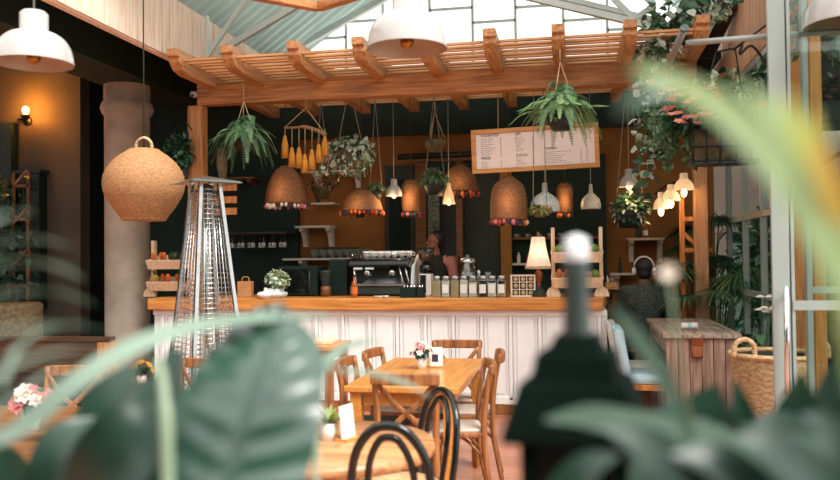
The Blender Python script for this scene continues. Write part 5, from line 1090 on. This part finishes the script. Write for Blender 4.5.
obj('legs', MB().lathe([(0, 0), (.2, 0), (.18, .3), (0, .3)], n=20), 'dark_wood', t)
# wooden hanging frame at the top
hz = 3.05; a = PZ(318, 7, hz); b = PZ(225, -10, hz); c = PZ(385, -14, hz); t = thing('roof_beam', 'orange timber beams meeting in a corner hanging high above the pergola rafters', 'beam', a)
obj('bar', MB().beam(a, b, .06, .05), 'pine_x', t, True, bev=.004); obj('bar', MB().beam(a, c, .06, .05), 'pine_x', t, True, bev=.004)
for q in (a.lerp(b, .05), a.lerp(b, .95), a.lerp(c, .95)): obj('hanger_wire', MB().tube([q, V((q.x, q.y, 5.2))], .003, 5), 'cord', t, True)
# ================================================================ FOREGROUND
# black lantern
lc = P(578, 380, .92); t = thing('garden_lantern', 'out of focus black lantern with stepped roof and tall finial in the foreground', 'lantern', (lc.x, lc.y, 0), -.12)
zz = lambda py: P(578, py, .92).z
def sq(r0, z0, r1, z1): return MB().add([(s*r0, q*r0, z0) for s, q in ((-1, -1), (1, -1), (1, 1), (-1, 1))]+[(s*r1, q*r1, z1) for s, q in ((-1, -1), (1, -1), (1, 1), (-1, 1))], [(3, 2, 1, 0), (4, 5, 6, 7)]+[(i, (i+1) % 4, 4+(i+1) % 4, 4+i) for i in range(4)])
k = .92/F
obj('finial', MB().lathe([(16*k, zz(350)), (14*k, zz(335)), (12.5*k, zz(290)), (12.5*k, zz(262)), (11*k, zz(254))], n=20), 'dark_steel', t); obj('finial_tip', MB().lathe([(12*k, zz(262)), (12.5*k, zz(255)), (11.5*k, zz(238)), (0, zz(234))], n=20), 'turned_white', t)
obj('finial_base', sq(27*k, zz(352), 20*k, zz(334)), 'lantern_black', t, bev=.002); obj('upper_roof', sq(41*k, zz(378), 36*k, zz(351)), 'lantern_black', t, bev=.002); obj('roof', sq(66*k, zz(426), 50*k, zz(377)), 'lantern_black', t, bev=.003); obj('eaves', sq(66*k, zz(434), 66*k, zz(424)), 'lantern_black', t, bev=.003)
zb = zz(520)
for sx in (-1, 1):
    for sy in (-1, 1): obj('corner_post', MB().box((sx*44*k, sy*44*k, (zz(432)+zb)/2), (.014, .014, zz(432)-zb)), 'lantern_black', t)
obj('pane', sq(42*k, zb, 42*k, zz(432)), 'black_gloss', t); obj('base', sq(52*k, zb-.03, 52*k, zb), 'lantern_black', t); obj('stand', MB().lathe([(.13, 0), (.13, .03), (.03, .05), (.025, zb-.03), (.05, zb-.03)], n=20), 'lantern_black', t)
# big leaf plant
def fplant(name, label, x, y, pr=.15, ph=.3):
    t = thing(name, label, 'plant', (x, y, 0)); obj('pot', MB().lathe([(0, 0), (pr*.75, 0), (pr, ph), (pr*1.04, ph+.03), (pr*.9, ph+.03), (0, ph-.02)], n=24), 'terracotta', t); return t
def fol(mb, pts, ws, face, m=0, fold=.2, n=5): 
    q = spline(pts, n); mb.strap(q, interp(ws, len(q)), face, m, fold)
t = fplant('elephant_ear_plant', 'large glossy dark green leaf plant in the foreground left of centre', -.35, .62)
D = .92; mid = [P(222, 530, .80), P(232, 470, .83), P(252, 400, .87), P(270, 345, .93), P(280, 314, .98), P(284, 304, 1.0)]
q = spline(mid, 8); ws = interp([.14, .152, .158, .13, .075, .02], len(q)); face = V((.05, -1, .4)).normalized(); mb = MB(); vs = []; ncol = 17
for i, p in enumerate(q):
    tdir = (q[min(i+1, len(q)-1)]-q[max(i-1, 0)]).normalized(); sd = V((1, .0, .12)).normalized(); sd = (sd-tdir*sd.dot(tdir)).normalized(); nn = sd.cross(tdir)
    if nn.dot(face) < 0: nn = -nn
    for j in range(ncol):
        u = (j/(ncol-1)-.46)*1; au = abs(u)*2; pos = (i/len(q)*11-au*1.6); rip = .006*math.sin(pos*2*PI)*min(1, au*3)*(1-au*.6); w_ = ws[i]*(1.12 if u < 0 else .92)
        vs.append(p+sd*u*w_-tdir*au*.02+nn*(au**1.5*.012*(1 if u < 0 else -1.6)+rip+(-.006 if au > .1 else 0)*0+.004*min(au*6, 1)))
mb.add(vs, [(ncol*i+j, ncol*i+j+1, ncol*(i+1)+j+1, ncol*(i+1)+j) for i in range(len(q)-1) for j in range(ncol-1)], 0, True)
obj('leaf', mb, 'big_leaf', t, True); obj('midrib', MB().tube([p-V((0, .001, 0)) for p in q[:-4]], interp([.0045, .002], len(q)-4), 8), 'leaf_mid', t, True)
obj('stalk', MB().tube(spline([mid[0], P(225, 620, D-.05), V((-.33, .66, .5)), V((-.35, .62, .3))], 6), .009, 8), 'rib_green', t, True)
mb = MB()
for pts, ws_, m in (([P(60, 580, .9), P(100, 490, .85), P(140, 435, .85), P(190, 405, .9)], [.03, .1, .09, .01], 0), ([P(200, 560, 1.1), P(170, 470, 1.1), P(140, 410, 1.15), P(120, 392, 1.2)], [.03, .13, .1, .01], 0), ([P(130, 560, 1.0), P(150, 450, 1.0), P(178, 350, 1.05)], [.04, .10, .02], 0), ([P(60, 600, 1.1), P(80, 480, 1.1), P(110, 400, 1.12), P(140, 362, 1.15)], [.03, .08, .07, .004], 0), ([P(10, 600, 1.0), P(40, 500, 1.0), P(60, 440, 1.02), P(95, 418, 1.05)], [.03, .06, .05, .004], 0), ([P(160, 600, 1.2), P(150, 500, 1.2), P(120, 430, 1.2), P(80, 400, 1.2)], [.03, .08, .07, .004], 0), ([P(60, 600, 1.2), P(30, 520, 1.2), P(5, 465, 1.2), P(-20, 440, 1.2)], [.03, .08, .06, .004], 0)):
    fol(mb, pts, ws_, (0, -1, .5), m)
obj('dark_leaves', mb, 'leaf_black', t, True)
t = fplant('strap_leaf_plant', 'pale arching strap leaf sweeping across the lower left foreground', -.75, .5)
mb = MB(); fol(mb, [P(-30, 450, .72), P(20, 430, .76), P(70, 388, .8), P(130, 349, .85), P(200, 326, .9), P(270, 318, .96), P(330, 316, 1.0)], [.022, .03, .034, .034, .03, .02, .004], (0, -.7, 1), 0, .1)
obj('arching_leaf', mb, 'leaf_grey', t, True)
obj('stem', MB().tube(spline([P(170, 640, .75), P(168, 500, .8), P(166, 420, .82), P(162, 378, .84), P(157, 360, .85)], 5), [.0065]*12+[.0055]*9, 10), 'rib_green', t, True)
mb = MB(); fol(mb, [P(318, 368, 1.05), P(340, 371, 1.08), P(375, 375, 1.12), P(410, 386, 1.15), P(432, 398, 1.17)], [.006, .016, .02, .016, .002], (0, -.5, 1)); fol(mb, [P(310, 400, 1.0), P(330, 360, 1.05), P(355, 345, 1.1), P(385, 340, 1.12)], [.006, .02, .02, .003], (0, -.5, 1)); obj('small_leaf', mb, 'leaf_grey', t, True)
obj('roots', MB().tube([P(170, 640, .75), V((-.72, .52, .3))], .012).tube([P(-30, 450, .72), V((-.76, .5, .3))], .008).tube([P(318, 368, 1.05), P(315, 600, 1.0), V((-.7, .5, .3))], .004), 'rib_green', t, True)
t = fplant('areca_palm', 'thin blurred palm leaflets across the left edge of the foreground', -.95, .45); mb = MB()
for a in (([(-40, 250), (0, 243), (40, 240), (72, 247)]), ([(-40, 305), (10, 293), (60, 293), (95, 305)]), ([(-40, 345), (20, 328), (70, 325), (110, 332)]), ([(-40, 268), (20, 262), (60, 268), (84, 280)]), ([(-30, 390), (30, 360), (80, 350), (120, 355)]), ([(-20, 230), (10, 215), (35, 214)]), ([(0, 390), (18, 350), (45, 330), (88, 322)]), ([(-30, 430), (20, 395), (60, 370), (110, 372)])):
    fol(mb, [P(x, y, .62+.06*i) for i, (x, y) in enumerate(a)], [.004, .009, .009, .001], (0, -.6, 1))
mb.tube(spline([P(-40, 250, .62), P(-55, 350, .6), P(-70, 600, .55), V((-.95, .45, .3))], 6), .007, 6); obj('leaflets', mb, 'leaf_grey', t, True)
# right strap plant
t = fplant('screw_pine', 'blurred yellow green strap leaves arching in from the right foreground', .75, .62)
def straps(nm, m, items):
    mb = MB()
    for pts, ws_, d0, d1 in items: fol(mb, [P(x, y, lerp(d0, d1, i/(len(pts)-1))) for i, (x, y) in enumerate(pts)], ws_, (-.35, -.9, .5), 0, .15)
    obj(nm, mb, m, t, True)
straps('green_leaf', 'leaf_fresh', [([(880, 350), (840, 265), (805, 200), (760, 140), (705, 98), (655, 75), (630, 68)], [.012, .016, .018, .017, .014, .009, .002], .36, .48), ([(870, 300), (830, 210), (795, 140), (765, 105), (735, 85)], [.012, .016, .015, .01, .002], .38, .46)])
straps('pale_leaf', 'leaf_grey', [([(860, 330), (820, 235), (780, 172), (740, 128), (700, 95), (665, 78)], [.012, .014, .017, .017, .011, .002], .42, .5), ([(725, 112), (690, 92), (650, 92), (618, 112)], [.005, .01, .009, .002], .48, .48)])
straps('yellow_leaf', 'leaf_yellow', [([(865, 380), (848, 290), (824, 210), (802, 140), (785, 90)], [.012, .013, .013, .01, .002], .38, .42), ([(850, 330), (838, 250), (818, 160), (812, 110)], [.01, .011, .01, .002], .4, .42)])
straps('orange_leaf', 'leaf_orange', [([(870, 320), (845, 230), (825, 170), (815, 140)], [.01, .012, .01, .002], .38, .4)])
mb = MB(); 
for x, y, d in ((880, 350, .36), (870, 300, .38), (860, 330, .42), (865, 380, .38), (850, 330, .4), (870, 320, .38)): mb.tube(spline([P(x, y, d), P(920, 480, .42), P(940, 700, .52), V((.75, .62, .3))], 5), [.008]*16, 6)
mb.tube([P(725, 112, .48), P(740, 128, .48)], .003, 6); obj('stems', mb, 'rib_green', t, True)
# lower right foliage
t = fplant('philodendron', 'mass of dark and grey green leaves filling the lower right foreground', .42, .62, .18)
mb = MB()
for pts, ws_, m, d in (([(860, 550), (800, 488), (730, 455), (650, 432), (590, 418), (545, 420)], [.05, .055, .045, .036, .026, .004], 0, .75), ([(880, 510), (830, 475), (780, 460), (730, 460)], [.05, .06, .05, .004], 0, .72), ([(700, 540), (700, 470), (705, 420), (716, 385)], [.05, .09, .08, .004], 1, .9), ([(770, 560), (790, 460), (798, 410), (802, 372)], [.05, .06, .05, .004], 1, .95),
                       ([(600, 560), (580, 500), (555, 465), (530, 452)], [.05, .08, .06, .004], 1, 1.05), ([(640, 560), (640, 500), (610, 460), (575, 445)], [.04, .05, .04, .004], 0, .9), ([(840, 560), (838, 450), (836, 395), (842, 350)], [.05, .07, .05, .004], 1, 1.0), ([(720, 580), (745, 500), (790, 470), (850, 462)], [.05, .08, .08, .03], 1, .8),
                       ([(560, 580), (600, 515), (660, 480), (720, 472)], [.05, .09, .08, .004], 1, .9), ([(650, 570), (700, 515), (770, 485), (830, 478)], [.04, .05, .05, .004], 0, .7), ([(738, 540), (742, 460), (742, 420), (735, 380)], [.05, .06, .04, .004], 1, 1.05), ([(700, 580), (690, 500), (650, 450), (600, 425)], [.03, .05, .04, .003], 1, .66), ([(860, 560), (820, 490), (775, 450), (735, 438)], [.03, .045, .035, .003], 1, .64), ([(800, 600), (770, 520), (720, 465), (670, 455)], [.03, .05, .04, .003], 1, .66), ([(560, 600), (560, 520), (585, 470), (620, 455)], [.03, .045, .03, .003], 1, .7), ([(860, 600), (850, 480), (825, 430), (800, 415)], [.03, .04, .03, .003], 1, .68), ([(640, 580), (660, 480), (680, 430), (720, 415)], [.05, .09, .07, .004], 1, .9), ([(790, 580), (770, 500), (735, 455), (690, 432)], [.05, .09, .08, .004], 1, .88), ([(830, 580), (815, 500), (775, 440), (750, 425)], [.05, .1, .08, .004], 1, .92)):
    fol(mb, [P(x, y, d) for x, y in pts], ws_, (0, -.8, .7), m)
obj('leaves', mb, ['leaf_mid', 'leaf_black'], t, True)
mb = MB()
for pts, ws_, m, d in (([(700, 470), (682, 420), (660, 370), (632, 330), (612, 306)], [.006, .012, .017, .014, .002], 0, .7),):
    fol(mb, [P(x, y, d) for x, y in pts], ws_, (0, -.9, .5), m)
mb
obj('pale_leaves', mb, ['leaf_mid', 'leaf_lime'], t, True)
mb = MB(); c = P(668, 272, .8)
for i in range(6): a = 2*PI*i/6; mb.leaf(c, (math.cos(a), -.2, math.sin(a)), .0105, .011, up=(0, -1, 0), droop=.1)
obj('bloom', mb, 'petal_white', t, True)
mb = MB()
for x, y, d in ((850, 500, .85), (690, 540, .95), (760, 540, .95), (600, 560, 1.05), (700, 470, .9), (840, 540, 1.0), (720, 560, .8), (650, 560, .75), (560, 560, .9)): mb.tube([P(x, y, d), P(x*.6+280, 760, .85), V((.42, .62, .3))], .006, 6)
mb.tube([P(668, 272, .8), P(678, 350, .82), P(700, 470, .85)], .0015, 6); obj('stems', mb, 'rib_green', t, True)
mb = MB()
for x, y in ((832, 382), (838, 378), (662, 462), (668, 470), (735, 300)): pass
